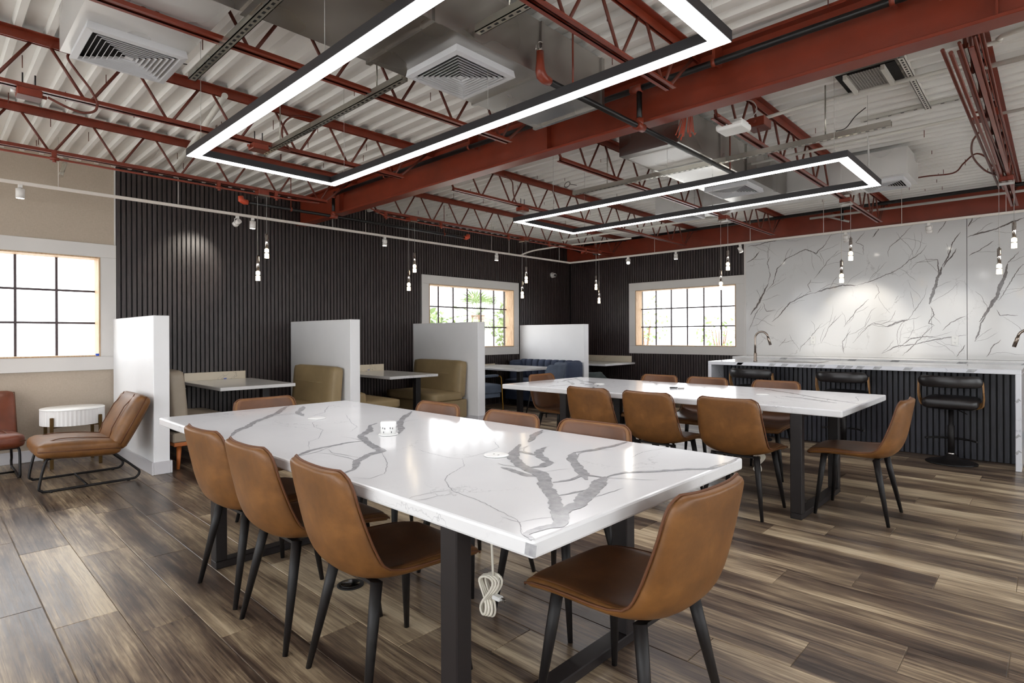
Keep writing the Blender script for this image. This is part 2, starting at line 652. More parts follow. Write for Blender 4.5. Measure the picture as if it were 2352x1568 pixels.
def plank_mesh(dx, dy):
    key = (round(dx, 3), round(dy, 3))
    if key not in plank_cache:
        g = 0.0012
        b_ = 0.0022
        a = (-dx / 2 + g, -dy / 2 + g)
        z0, z1 = -0.006, 0.0
        mb = MB()
        vs = []
        for z, k in ((z0, 0), (z1 - b_ * 0.7, 0), (z1, b_)):
            for sx_, sy_ in ((1, 1), (-1, 1), (-1, -1), (1, -1)):
                vs.append((sx_ * (a[0] + k), sy_ * (a[1] + k), z))
        fs = [(8, 9, 10, 11)]
        for l_ in (0, 4):
            for j in range(4):
                fs.append((l_ + j, l_ + (j + 1) % 4, l_ + 4 + (j + 1) % 4, l_ + 4 + j))
        mb.add(vs, fs)
        plank_cache[key] = mb
    return plank_cache[key]
plank_me = {}
rest = MB()
for i, (sn, d_, xa, xb, ya, yb) in enumerate(cells):
    mb = plank_mesh(xb - xa, yb - ya)
    c_ = ((xa + xb) / 2, (ya + yb) / 2, 0)
    if i < 296 and sn == 0:
        key = (round(xb - xa, 3), round(yb - ya, 3))
        if key not in plank_me:
            plank_me[key] = mb.mesh('plank', 'plank_wood')
        link('plank', plank_me[key], floor, c_)
    else:
        rest.add([(p[0] + c_[0], p[1] + c_[1], p[2]) for p in mb.v], mb.f)
rp = rest.build('plank_field', 'plank_wood', floor)
rp['kind'] = 'stuff'

# ceiling: ribbed metal roof deck, ribs run across the joists
P_, up, rb = 0.152, 0.096, 0.034
sl = (P_ - up - rb) / 2
ys = []
y = YR
while y < YB + 0.1:
    ys += [(y, ZD), (y + up, ZD), (y + up + sl, ZD - 0.038), (y + up + sl + rb, ZD - 0.038)]
    y += P_
ys = [(a, b) for a, b in ys if a <= YB + 0.2]
mb = MB()
n_ = len(ys)
xs_ = [XW - 0.2, XR + 0.2]
vs_ = [(x, a, b) for x in xs_ for a, b in ys]
mb.add(vs_, [(i, i + 1, n_ + i + 1, n_ + i) for i in range(n_ - 1)])
ceiling = struct('ceiling', mb, 'deck_paint', label='off-white painted corrugated metal roof deck')
mb = MB().box((XW - 0.2, YR - 0.2, ZD + 0.002), (XR + 0.2, YB + 0.2, ZD + 0.06))
mb.build('roof_board', 'deck_paint', ceiling)
# small fasteners poking through the deck
mb = MB()
rg = random.Random(3)
for k in range(150):
    x, y = rg.uniform(-7.1, -0.2), rg.uniform(0.2, 9.0)
    y = YR + round((y - YR) / P_) * P_ + 0.045
    mb.cyl((x, y, ZD), (x, y, ZD - rg.uniform(0.05, 0.09)), 0.003, 5)
fs_ = mb.build('deck_screws', 'red_paint_dull', ceiling)
fs_['kind'] = 'stuff'

# walls (each with its openings cut as boxes around them)
W1 = (-0.65, 1.358)              # window openings
W2 = (5.80, 7.815)
W3 = (-5.842, -3.90)
ZW0, ZW1 = 1.045, 2.108
mb = MB()
def wall_x(x0, x1, y0, y1, holes, zt=ZD):
    cur = y0
    for h0, h1, z0, z1 in holes:
        mb.box((x0, cur, 0), (x1, h0, zt))
        if z0 > 0.001:
            mb.box((x0, h0, 0), (x1, h1, z0))
        mb.box((x0, h0, z1), (x1, h1, zt))
        cur = h1
    mb.box((x0, cur, 0), (x1, y1, zt))
def wall_y(y0, y1, x0, x1, holes, zt=ZD):
    cur = x0
    for h0, h1, z0, z1 in holes:
        mb.box((cur, y0, 0), (h0, y1, zt))
        if z0 > 0.001:
            mb.box((h0, y0, 0), (h1, y1, z0))
        mb.box((h0, y0, z1), (h1, y1, zt))
        cur = h1
    mb.box((cur, y0, 0), (x1, y1, zt))
wall_x(XW - WT, XW, YR - WT, 1.5, [(W1[0], W1[1], ZW0, ZW1)])
wall_left = struct('wall_left', mb, 'beige_wall', label='beige textured wall with dark vertical slats')
mb = MB()
wall_x(XW - WT, XW - 0.004, 1.5, YB + WT, [(W2[0], W2[1], ZW0, ZW1)])
mb.build('slat_backing', 'slat_backing', wall_left)
MB().box((XW - 0.002, 1.488, 0), (XW + 0.02, 1.5, ZD - 0.04)).build('edge_trim', 'trim_white', wall_left)
mb = MB()
wall_y(YB + 0.004, YB + WT, XW - WT, XR + WT, [(W3[0], W3[1], ZW0, ZW1)])
wall_back = struct('wall_back', mb, 'slat_backing', label='back wall with dark vertical slats')
# unseen sides behind the camera, their windows added to light the room
GR = [(-2.4, -0.3, 0.35, 2.65), (0.5, 2.6, 0.35, 2.65), (3.4, 5.5, 0.35, 2.65), (6.3, 8.4, 0.35, 2.65)]
GB = [(-7.0, -4.4, 0.2, 2.85), (-4.1, -1.5, 0.2, 2.85), (-1.2, 1.4, 0.2, 2.85)]
mb = MB()
wall_x(XR, XR + WT, YR - WT, YB + WT, GR)
struct('wall_right', mb, 'white_paint', label='unseen white right wall with tall windows added for daylight')
mb = MB()
wall_y(YR - WT, YR, XW - WT, XR + WT, GB)
struct('wall_front', mb, 'white_paint', label='unseen white front wall with tall windows added for daylight')

# slats
SP, SWD, SDP = 0.05, 0.035, 0.018
slat_me = {}
def slat(parent, x, y, z0, z1, along, mat='slat_dark'):
    key = (round(z1 - z0, 3), along, mat)
    if key not in slat_me:
        h = z1 - z0
        if along == 'y':
            b_ = MB().box((0, -SWD / 2, 0), (SDP, SWD / 2, h))
        else:
            b_ = MB().box((-SWD / 2, -SDP, 0), (SWD / 2, 0, h))
        slat_me[key] = b_.mesh('slat', mat)
    link('slat', slat_me[key], parent, (x, y, z0))
ZS = ZD - 0.045
y = 1.525
while y < YB - 0.04:
    if 5.64 < y < 7.98:
        slat(wall_left, XW - 0.004, y, 0, 0.9, 'y')
        slat(wall_left, XW - 0.004, y, 2.262, ZS, 'y')
    else:
        slat(wall_left, XW - 0.004, y, 0, ZS, 'y')
    y += SP
x = XW + 0.05
while x < -3.76:
    if x > -5.99:
        slat(wall_back, x, YB + 0.004, 0, 0.9, 'x')
        slat(wall_back, x, YB + 0.004, 2.262, ZS, 'x')
    else:
        slat(wall_back, x, YB + 0.004, 0, ZS, 'x')
    x += SP

# baseboard on the beige wall
struct('baseboard_left', MB().bbox((XW, YR, 0), (XW + 0.018, 1.47, 0.12), 0.006), 'baseboard_white', label='white baseboard along the beige wall')

# windows: casing boards, oak jambs, muntin grid, panes
def window(idx, u0, u1, z0, z1, frame, label, nx=6, nz=3, casing=0.145, depth=0.19, cmat='trim_white', jmat='raw_oak'):
    """frame(u, d) -> (x, y); d > 0 goes outdoors"""
    o = link('window_%d' % idx, None)
    o['kind'] = 'structure'
    o['label'] = label
    def bx(a, b, za, zb, da, db):
        p, q = frame(a, da), frame(b, db)
        return (p[0], p[1], za), (q[0], q[1], zb)
    def part(name, mat, a, b, za, zb, da, db, bev=0.0, parent=None):
        p, q = bx(a, b, za, zb, da, db)
        mb_ = MB()
        (mb_.bbox(p, q, bev) if bev else mb_.box(p, q))
        return mb_.build(name, mat, parent or o)
    if casing:
        t0, t1 = 0.0, -0.024
        part('casing_board', cmat, u0 - casing, u1 + casing, z1, z1 + casing, t0, t1, 0.003)
        part('casing_board', cmat, u0 - casing, u1 + casing, z0 - casing, z0, t0, t1, 0.003)
        part('casing_board', cmat, u0 - casing, u0, z0, z1, t0, t1, 0.003)
        part('casing_board', cmat, u1, u1 + casing, z0, z1, t0, t1, 0.003)
    j = 0.014
    part('jamb', jmat, u0, u0 + j, z0, z1, -0.028, depth)
    part('jamb', jmat, u1 - j, u1, z0, z1, -0.028, depth)
    part('jamb', jmat, u0 + j, u1 - j, z1 - j, z1, -0.028, depth)
    part('jamb', jmat, u0 + j, u1 - j, z0, z0 + j, -0.028, depth)
    a, b, c, d = u0 + j, u1 - j, z0 + j, z1 - j
    w = (b - a) / nx
    h = (d - c) / nz
    for i in range(1, nx):
        part('muntin', 'muntin_dark', a + w * i - 0.011, a + w * i + 0.011, c, d, depth - 0.028, depth - 0.008)
    for k in range(1, nz):
        part('muntin', 'muntin_dark', a, b, c + h * k - 0.011, c + h * k + 0.011, depth - 0.026, depth - 0.010)
    pm = {}
    for i in range(nx):
        for k in range(nz):
            p, q = bx(a + w * i, a + w * (i + 1), c + h * k, c + h * (k + 1), depth, depth + 0.004)
            MB().box(p, q).build('pane', 'window_glass', o)
    return o
fl = lambda u, d: (XW - d, u)
fb = lambda u, d: (u, YB + d)
w1 = window(1, W1[0], W1[1], ZW0, ZW1, fl, 'white-cased grid window in the beige wall')
w2 = window(2, W2[0], W2[1], ZW0, ZW1, fl, 'white-cased grid window in the slatted side wall, palm outside')
w3 = window(3, W3[0], W3[1], ZW0, ZW1, fb, 'white-cased grid window in the slatted back wall')
MB().box((XW + 0.0, W1[1] - 0.04, ZW0 + 0.006), (XW + 0.03, W1[1] - 0.012, ZW0 + 0.03)).build('masking_tape', 'blue_tape', w1)
k = 4
for (a, b, c, d) in GR:
    window(k, a, b, c, d, lambda u, dd: (XR + dd, u), 'tall unseen window added in the right wall for daylight', 2, 3, 0.0, 0.1, jmat='frame_black')
    k += 1
for (a, b, c, d) in GB:
    window(k, a, b, c, d, lambda u, dd: (u, YR - dd), 'tall unseen window added in the front wall for daylight', 2, 3, 0.0, 0.1, jmat='frame_black')
    k += 1

# marble backsplash: two slabs with their own veining
VT=[(0.03,[(-1.837,1.049),(-1.863,1.101),(-1.985,1.198),(-2.050,1.281),(-2.076,1.369),(-2.205,1.406),(-2.340,1.452),(-2.455,1.493),(-2.543,1.594),(-2.716,1.721),(-2.762,1.786)]),
(0.03,[(-2.380,1.668),(-2.513,1.779),(-2.711,1.907),(-2.903,2.090),(-3.019,2.218)]),
(0.016,[(-2.340,1.452),(-2.358,1.385),(-2.340,1.282),(-2.323,1.185),(-2.284,1.116),(-2.236,1.061)]),
(0.03,[(-2.929,1.060),(-3.097,1.167),(-3.187,1.250),(-3.308,1.319),(-3.438,1.447),(-3.592,1.583),(-3.875,1.773),(-3.944,1.824)]),
(0.008,[(-3.492,1.527),(-3.489,1.596),(-3.465,1.663)]),
(0.03,[(-3.803,1.866),(-3.533,1.695),(-3.342,1.640)]),
(0.006,[(-3.342,1.640),(-3.311,1.690),(-3.402,1.813),(-3.700,2.000)]),
(0.008,[(-3.829,1.201),(-3.796,1.319),(-3.846,1.474),(-3.879,1.608),(-3.834,1.741)]),
(0.04,[(-0.891,0.963),(-0.945,1.033),(-0.943,1.098),(-0.929,1.138),(-0.967,1.201),(-1.008,1.243),(-1.092,1.313),(-1.185,1.397),(-1.257,1.486),(-1.324,1.531),(-1.398,1.554),(-1.471,1.585),(-1.592,1.663),(-1.691,1.787),(-1.746,1.874)]),
(0.026,[(-1.752,1.941),(-1.849,2.089),(-1.915,2.233)]),
(0.03,[(-1.410,1.567),(-1.385,1.614),(-1.404,1.683),(-1.506,1.742),(-1.574,1.799),(-1.614,1.904)]),
(0.02,[(-1.530,1.749),(-1.590,1.754),(-1.655,1.756)]),
(0.036,[(-0.967,1.201),(-0.991,1.259),(-1.006,1.332),(-1.040,1.421),(-1.070,1.504),(-1.105,1.586),(-1.122,1.644)]),
(0.016,[(-1.122,1.644),(-1.113,1.748),(-1.046,1.819),(-0.989,1.909),(-0.920,1.996),(-0.901,2.086),(-0.902,2.269)]),
(0.034,[(-1.149,1.565),(-1.203,1.621),(-1.277,1.690),(-1.387,1.796),(-1.454,1.897)]),
(0.018,[(-1.454,1.897),(-1.434,1.978),(-1.411,2.111),(-1.422,2.265)]),
(0.012,[(-1.208,1.459),(-1.185,1.532),(-1.197,1.617),(-1.120,1.634)]),
(0.01,[(-1.100,1.345),(-1.083,1.421),(-1.067,1.471)]),
(0.024,[(-1.494,1.500),(-1.417,1.490),(-1.331,1.480),(-1.291,1.505)]),
(0.004,[(-1.086,1.090),(-1.016,1.093),(-0.962,1.039),(-0.935,1.022)]),
(0.004,[(-1.016,1.093),(-0.999,1.146),(-0.981,1.188)]),
(0.004,[(-1.709,1.498),(-1.607,1.418),(-1.543,1.284),(-1.489,1.230),(-1.387,1.168),(-1.305,1.159),(-1.208,1.144),(-1.126,1.124),(-1.033,1.101),(-0.955,1.038)]),
(0.004,[(-1.387,1.168),(-1.409,1.119),(-1.418,1.040),(-1.406,0.985)]),
(0.004,[(-1.709,1.498),(-1.722,1.632),(-1.759,1.758),(-1.887,1.848)]),
(0.004,[(-1.363,1.119),(-1.365,1.049),(-1.378,1.011)]),
(0.004,[(-2.075,1.359),(-1.933,1.292),(-1.818,1.223),(-1.730,1.148),(-1.700,1.069),(-1.765,1.043)]),
(0.004,[(-2.335,1.174),(-2.505,1.251),(-2.557,1.333),(-2.770,1.465),(-2.892,1.476),(-3.055,1.548),(-3.124,1.629)]),
(0.004,[(-2.610,1.533),(-2.720,1.632),(-2.921,1.716),(-3.225,1.856)]),
(0.004,[(-1.990,1.491),(-1.887,1.480),(-1.755,1.479),(-1.709,1.498)]),
(0.004,[(-1.223,1.946),(-1.248,2.098),(-1.212,2.260),(-1.115,2.271)])]
VW=[(0.07,[(-3.655,1.579),(-3.511,1.778),(-3.426,1.947),(-3.369,2.087)]),
(0.025,[(-3.369,2.087),(-3.341,2.228),(-3.382,2.404),(-3.335,2.514)]),
(0.02,[(-3.685,1.316),(-3.568,1.576),(-3.477,1.747)]),
(0.02,[(-3.454,1.775),(-3.399,1.629),(-3.248,1.638)]),
(0.03,[(-3.398,1.945),(-3.287,2.082),(-3.231,2.305),(-3.096,2.462),(-2.939,2.516),(-2.810,2.586),(-2.659,2.488),(-2.536,2.623),(-2.438,2.772)]),
(0.03,[(-3.709,2.448),(-3.565,2.522),(-3.507,2.618)]),
(0.03,[(-3.694,2.711),(-3.507,2.734),(-3.284,2.765),(-2.990,2.786)]),
(0.03,[(-3.317,1.455),(-3.207,1.552),(-3.020,1.757),(-2.838,1.859),(-2.686,1.892)]),
(0.05,[(-2.686,1.892),(-2.465,1.947),(-2.299,1.989),(-2.114,1.977)]),
(0.02,[(-2.114,1.977),(-1.890,2.027),(-1.696,2.113),(-1.549,2.189),(-1.466,2.280),(-1.305,2.398),(-1.265,2.466)]),
(0.02,[(-2.685,2.109),(-2.586,2.224),(-2.440,2.425),(-2.320,2.519)]),
(0.02,[(-2.736,1.908),(-2.774,2.020),(-2.723,2.099)]),
(0.09,[(-1.239,1.656),(-1.209,1.799),(-1.150,2.011),(-1.092,2.149)]),
(0.035,[(-1.092,2.149),(-0.997,2.294),(-0.941,2.383)]),
(0.03,[(-1.150,2.011),(-1.130,2.129),(-1.149,2.250),(-1.286,2.275)]),
(0.03,[(-1.102,2.150),(-1.016,2.308),(-0.978,2.469),(-0.903,2.601)]),
(0.02,[(-2.163,1.119),(-1.981,1.352),(-1.892,1.415),(-1.720,1.361),(-1.490,1.444),(-1.388,1.613),(-1.287,1.803),(-1.267,1.923)]),
(0.05,[(-1.741,1.361),(-1.593,1.421),(-1.490,1.444)]),
(0.03,[(-1.229,1.631),(-1.190,1.510),(-1.249,1.391),(-1.181,1.365)]),
(0.02,[(-2.893,0.977),(-2.867,1.060),(-2.714,1.252),(-2.564,1.427)]),
(0.015,[(-2.590,1.117),(-2.467,1.385),(-2.300,1.567)]),
(0.02,[(-2.279,0.961),(-2.302,1.145),(-2.185,1.302)]),
(0.02,[(-2.278,1.356),(-2.115,1.588),(-1.957,1.762)]),
(0.03,[(-1.807,0.970),(-1.657,1.073),(-1.470,1.099),(-1.270,1.149),(-1.076,1.197),(-0.843,1.232)]),
(0.03,[(-1.594,1.048),(-1.470,1.173),(-1.270,1.222),(-1.114,1.186)]),
(0.025,[(-1.095,1.293),(-1.000,1.410),(-0.851,1.488)]),
(0.02,[(-1.191,1.366),(-1.349,1.173),(-1.553,0.950)]),
(0.04,[(-0.762,1.151),(-0.690,1.381),(-0.619,1.562)]),
(0.1,[(-0.707,1.404),(-0.619,1.562),(-0.549,1.695),(-0.497,1.850),(-0.445,2.026),(-0.431,2.137)]),
(0.02,[(-0.431,2.137),(-0.327,2.283)]),
(0.02,[(-0.541,1.559),(-0.498,1.479),(-0.330,1.485)]),
(0.025,[(-0.523,1.671),(-0.395,1.911),(-0.287,2.124)]),
(0.04,[(-0.830,2.522),(-0.704,2.552),(-0.529,2.598),(-0.359,2.664),(-0.273,2.696)]),
(0.025,[(-0.813,2.276),(-0.669,2.365),(-0.564,2.444)]),
(0.02,[(-0.638,0.946),(-0.585,1.061),(-0.499,1.175)]),
(0.03,[(-0.820,2.660),(-0.775,2.769)]),
(0.025,[(-0.945,0.939),(-0.889,1.034),(-0.853,1.104)]),
(0.015,[(-2.022,2.410),(-2.022,2.539),(-2.112,2.601),(-1.999,2.742)]),
(0.03,[(-1.910,2.654),(-1.801,2.792)]),
(0.015,[(-1.716,2.354),(-1.695,2.502),(-1.568,2.612),(-1.424,2.766)]),
(0.012,[(-1.869,1.987),(-1.825,1.857),(-1.891,1.759)]),
(0.01,[(-1.592,1.794),(-1.634,1.722)]),
(0.012,[(-3.209,1.056),(-3.101,1.198)]),
(0.015,[(-1.148,2.609),(-1.071,2.741),(-1.033,2.795)])]
bs = thing('marble_backsplash', 'tall white marble wall slabs with grey veins behind the back counter', 'wall panel', (0, 0, 0))
for a, b in ((-3.728, -0.838), (-0.832, XR - 0.02)):
    mb = MB().box((a, YB - 0.018, 0.91), (b, YB + 0.002, 2.83))
    for i, (w, pts) in enumerate(VW):
        if a - 0.05 < pts[0][0] < b and a - 0.05 < pts[-1][0] < b + 0.02:
            pts = [(max(a + 0.002, min(b - 0.002, p[0])), max(0.92, min(2.82, p[1]))) for p in pts]
            ribbon(mb, pts, w * 0.36, lambda u, v, e: (u, YB - 0.0184 - e, v), 1, 0.014, 0.8, 100 + i, 0.007, 0.16, 1.3, lambda u, v: a + 0.01 < u < b - 0.01 and 0.93 < v < 2.81)
    if a > -1:
        for i, (w, pts) in enumerate(VW[:20]):
            pts = [(p[0] + 3.9, p[1]) for p in pts]
            ribbon(mb, pts, w * 0.36, lambda u, v, e: (u, YB - 0.0184 - e, v), 1, 0.02, 0.75, 200 + i, 0.008)
    mb.build('slab', ['marble_wall', 'vein_brown'], bs)
MB().box((-3.76, YB - 0.02, 0.0), (-3.728, YB + 0.002, 2.83)).build('edge_trim', 'trim_white', bs)

# ================================================================ structural steel
def i_beam(name, label, x0, x1, y, zb, zt, fw, tf=0.02, tw=0.012):
    o = thing(name, label, 'beam', (0, y, 0))
    MB().box((x0, -tw / 2, zb + tf), (x1, tw / 2, zt - tf)).build('web', 'red_paint', o)
    MB().bbox((x0, -fw / 2, zb), (x1, fw / 2, zb + tf), 0.003).build('bottom_flange', 'red_paint', o)
    MB().bbox((x0, -fw / 2, zt - tf), (x1, fw / 2, zt), 0.003).build('top_flange', 'red_paint', o)
    return o
bm1 = i_beam('steel_beam', 'large dark red steel I-beam crossing the ceiling between the two LED frames', XW + 0.02, XR, 3.612, 2.75, 3.11, 0.13)
for x in (-6.3, -3.0, -0.2):
    MB().box((x, -0.06, 2.77), (x + 0.01, -0.006, 3.09)).build('stiffener', 'red_paint', bm1)
bm2 = i_beam('steel_beam', 'dark red steel I-beam along the top of the back wall', XW + 0.02, XR, 9.46, 2.76, 3.11, 0.13)

TOPZ, BOTZ = 3.10, 2.765
PITCH = 0.4715
rod_up = MB().cyl((0, -PITCH / 2 + 0.035, TOPZ - 0.02), (0, -0.012, BOTZ + 0.012), 0.0095, 7).mesh('web_rod', 'red_paint_dull')
rod_dn = MB().cyl((0, PITCH / 2 - 0.035, TOPZ - 0.02), (0, 0.012, BOTZ + 0.012), 0.0095, 7).mesh('web_rod', 'red_paint_dull')
def joist(label, x, y0, y1, b0, b1, node):
    o = thing('bar_joist', label, 'joist', (x, 0, 0), group='open-web roof joists')
    t = MB()
    for s_ in (-1, 1):
        t.box((s_ * 0.009, y0, TOPZ - 0.045), (s_ * 0.014, y1, TOPZ + 0.01))
        t.box((s_ * 0.009, y0, TOPZ + 0.006), (s_ * 0.055, y1, TOPZ + 0.011))
    t.build('top_chord', 'red_paint', o)
    t = MB()
    for s_ in (-1, 1):
        t.box((s_ * 0.009, b0, BOTZ), (s_ * 0.013, b1, BOTZ + 0.032))
        t.box((s_ * 0.009, b0, BOTZ), (s_ * 0.036, b1, BOTZ + 0.005))
    t.build('bottom_chord', 'red_paint', o)
    y = node
    while y - PITCH > b0:
        y -= PITCH
    while y < b1 - 0.01:
        link('web_rod', rod_up, o, (0, y, 0))
        link('web_rod', rod_dn, o, (0, y, 0))
        y += PITCH
    # end diagonals up to the seats
    MB().cyl((0, b0 + 0.02, BOTZ + 0.015), (0, max(b0 - 0.32, y0 + 0.03), TOPZ - 0.02), 0.011, 7).build('end_rod', 'red_paint_dull', o)
    MB().cyl((0, b1 - 0.02, BOTZ + 0.015), (0, min(b1 + 0.32, y1 - 0.03), TOPZ - 0.02), 0.011, 7).build('end_rod', 'red_paint_dull', o)
    return o
JX = [-5.98, -4.53, -3.10, -1.71, -0.34, 1.07]
near_l = ['red open-web joist left of the front LED frame, nearest the beige wall', 'red open-web joist beside the white ceiling diffuser at left',
          'red open-web joist along the left side of the big galvanised duct', 'red open-web joist right of the big galvanised duct, before the main beam',
          'red open-web joist at upper right before the main beam', 'red open-web joist out past the right edge']
far_l = ['red open-web joist beyond the main beam nearest the slatted side wall', 'second red open-web joist from the side wall beyond the main beam',
         'red open-web joist left of the far galvanised duct', 'red open-web joist right of the far galvanised duct, by the white battery light',
         'red open-web joist bundled with conduits at far right of the ceiling', 'red open-web joist beyond the right edge over the counter']
for i, x in enumerate(JX):
    joist(near_l[i], x, YR + 0.02, 3.60, YR + 0.1, 3.22, 0.768)
    joist(far_l[i], x, 3.625, 9.44, 3.86, 9.02, 4.26)

# ================================================================ LED rectangles
def led_frame(label, x0, x1, y0, y1, wires):
    o = thing('led_frame_light', label, 'pendant light', (0, 0, 0))
    zb, zt, w = 2.40, 2.444, 0.070
    def side(a, b, c, d, inner):
        t = MB()
        lo, hi = zb, zt
        # mitred bar: outer rectangle a-b, inner rectangle c-d
        vs = [(a[0], a[1], lo), (b[0], b[1], lo), (d[0], d[1], lo), (c[0], c[1], lo), (a[0], a[1], hi), (b[0], b[1], hi), (d[0], d[1], hi), (c[0], c[1], hi)]
        t.add(vs, [(0, 3, 2, 1), (4, 5, 6, 7), (0, 1, 5, 4), (1, 2, 6, 5), (2, 3, 7, 6), (3, 0, 4, 7)])
        h = t.build('housing', 'frame_black', o)
        e = 0.003
        def shr(p, q, f):
            return (p[0] + (q[0] - p[0]) * f, p[1] + (q[1] - p[1]) * f)
        f = e / w
        a2, c2 = shr(a, c, f), shr(c, a, f)
        b2, d2 = shr(b, d, f), shr(d, b, f)
        z = lo - 0.0015
        s_ = MB().add([(a2[0], a2[1], z), (b2[0], b2[1], z), (d2[0], d2[1], z), (c2[0], c2[1], z)], [(0, 3, 2, 1)])
        s_.build('light_strip', 'led', o)
    O = [(x0, y0), (x1, y0), (x1, y1), (x0, y1)]
    I = [(x0 + w, y0 + w), (x1 - w, y0 + w), (x1 - w, y1 - w), (x0 + w, y1 - w)]
    for k in range(4):
        side(O[k], O[(k + 1) % 4], I[k], I[(k + 1) % 4], None)
    for x, y, *zz in wires:
        zz = zz[0] if zz else ZD - 0.04
        t = MB().cyl((x, y, zt), (x, y, zt + 0.02), 0.006, 8)
        t.cyl((x, y, zt + 0.02), (x, y, zz), 0.0013, 5)
        t.build('wire', 'cable_grey', o)
    return o
L1 = led_frame('rectangular black LED frame lamp above the front marble table', -3.985, -0.912, 1.181, 2.212,
               [(-3.8, 1.21), (-2.26, 1.21, 2.754), (-0.98, 1.21), (-3.79, 2.18), (-2.26, 2.18, 2.71), (-0.98, 2.18)])
L2 = led_frame('rectangular black LED frame lamp above the rear marble table', -3.96, -0.965, 4.165, 5.15,
               [(-3.45, 4.19), (-2.26, 4.19, 2.754), (-1.05, 4.19), (-3.77, 5.12), (-2.3, 5.12, 2.747), (-1.05, 5.12)])

# ================================================================ ducts and diffusers
def diffuser(name, label, x0, x1, y0, y1, z):
    o = thing(name, label, 'air vent', ((x0 + x1) / 2, (y0 + y1) / 2, z))
    hx, hy = (x1 - x0) / 2, (y1 - y0) / 2
    def ring(a, b, zo, zi, mat, nm, th=0.0):
        t = MB()
        vs = []
        for (f, zz) in ((a, zo), (b, zi)):
            for sx_, sy_ in ((-1, -1), (1, -1), (1, 1), (-1, 1)):
                vs.append((sx_ * hx * f, sy_ * hy * f, zz))
        fs = [(j, 4 + j, 4 + (j + 1) % 4, (j + 1) % 4) for j in range(4)]
        t.add(vs, fs)
        t.build(nm, mat, o)
    t = MB().box((-hx * 0.9, -hy * 0.9, 0.020), (hx * 0.9, hy * 0.9, 0.024))
    for s_ in (-1, 1):
        t.box((s_ * hx * 0.9, -hy * 0.9, -0.012), (s_ * hx * 0.92, hy * 0.9, 0.02))
        t.box((-hx * 0.9, s_ * hy * 0.9, -0.012), (hx * 0.9, s_ * hy * 0.92, 0.02))
    t.build('throat', 'void_shade', o)  # lining coloured near-black in place of the shade deep in the throat
    ring(1.0, 0.88, -0.012, -0.016, 'diffuser_white', 'rim')
    ring(0.97, 0.999, 0.027, -0.012, 'diffuser_white', 'rim_edge')
    n = 8
    for k in range(n):
        a = 0.88 - k * 0.10
        ring(a, a - 0.050, -0.016, 0.001, 'diffuser_white', 'louvre')
        ring(a, a - 0.012, -0.016, -0.0165, 'diffuser_white', 'louvre_lip')
    MB().add([(-hx * 0.09, -hy * 0.09, -0.012), (hx * 0.09, -hy * 0.09, -0.012), (hx * 0.09, hy * 0.09, -0.012), (-hx * 0.09, hy * 0.09, -0.012)], [(0, 3, 2, 1)]).build('centre_plate', 'diffuser_white', o)
    return o
def duct(label, x0, x1, y0, y1, z0, z1, mat, seams=(), axis='y'):
    o = thing('air_duct', label, 'duct', (0, 0, 0))
    MB().box((x0, y0, z0), (x1, y1, z1)).build('duct_body', mat, o)
    e = 0.012
    for s_ in seams:
        t = MB()
        if axis == 'y':
            a, b = (x0 - e, s_ - 0.012, z0 - e), (x1 + e, s_ + 0.012, z1)
            t.box((x0 - e, s_ - 0.014, z0 - e), (x1 + e, s_ + 0.014, z0)); t.box((x0 - e, s_ - 0.014, z0), (x0, s_ + 0.014, z1)); t.box((x1, s_ - 0.014, z0), (x1 + e, s_ + 0.014, z1))
        else:
            t.box((s_ - 0.014, y0 - e, z0 - e), (s_ + 0.014, y1 + e, z0)); t.box((s_ - 0.014, y0 - e, z0), (s_ + 0.014, y0, z1)); t.box((s_ - 0.014, y1, z0), (s_ + 0.014, y1 + e, z1))
        t.build('joint_flange', mat, o)
    return o
g1 = duct('long galvanised sheet duct over the front table, before the red beam', -2.72, -2.14, -3.0, 3.12, 2.755, 3.06, 'galvanised', (0.3, 1.05, 1.72, 2.5, 3.10))
duct('pale branch duct reaching left to the first ceiling diffuser', -3.90, -2.735, 0.537, 1.033, 2.803, 3.05, 'galvanised_white', (), 'x')  # same sheet as main duct; its lit look is put into whiter colour
diffuser('ceiling_diffuser', 'square louvred diffuser in pale duct at upper left', -3.86, -3.41, 0.573, 1.023, 2.777)
diffuser('ceiling_diffuser', 'square louvred diffuser under the galvanised duct above the front LED frame', -2.655, -2.215, 1.915, 2.355, 2.728)
g2 = duct('galvanised duct beyond the red beam, left of the battery light', -2.655, -2.115, 4.10, 6.56, 2.755, 3.06, 'galvanised', (4.86, 5.45))
MB().box((-2.62, 4.2, 2.748), (-2.15, 5.3, 2.755)).build('underside_sheet', 'galvanised_white', g2)  # paler sheet over part of the duct's underside
duct('pale cross duct over the rear LED frame with grilles at its ends', -3.72, -1.017, 6.58, 7.16, 2.803, 3.06, 'galvanised_white', (-3.2, -1.6), 'x')
diffuser('ceiling_diffuser', 'square louvred diffuser under the far duct, half behind the rear LED frame', -2.60, -2.16, 5.58, 6.02, 2.728)
diffuser('ceiling_diffuser', 'square louvred diffuser at the right end of the cross duct', -1.46, -1.06, 6.66, 7.08, 2.777)
diffuser('ceiling_diffuser', 'square louvred diffuser at the left end of the cross duct', -3.68, -3.28, 6.66, 7.08, 2.777)

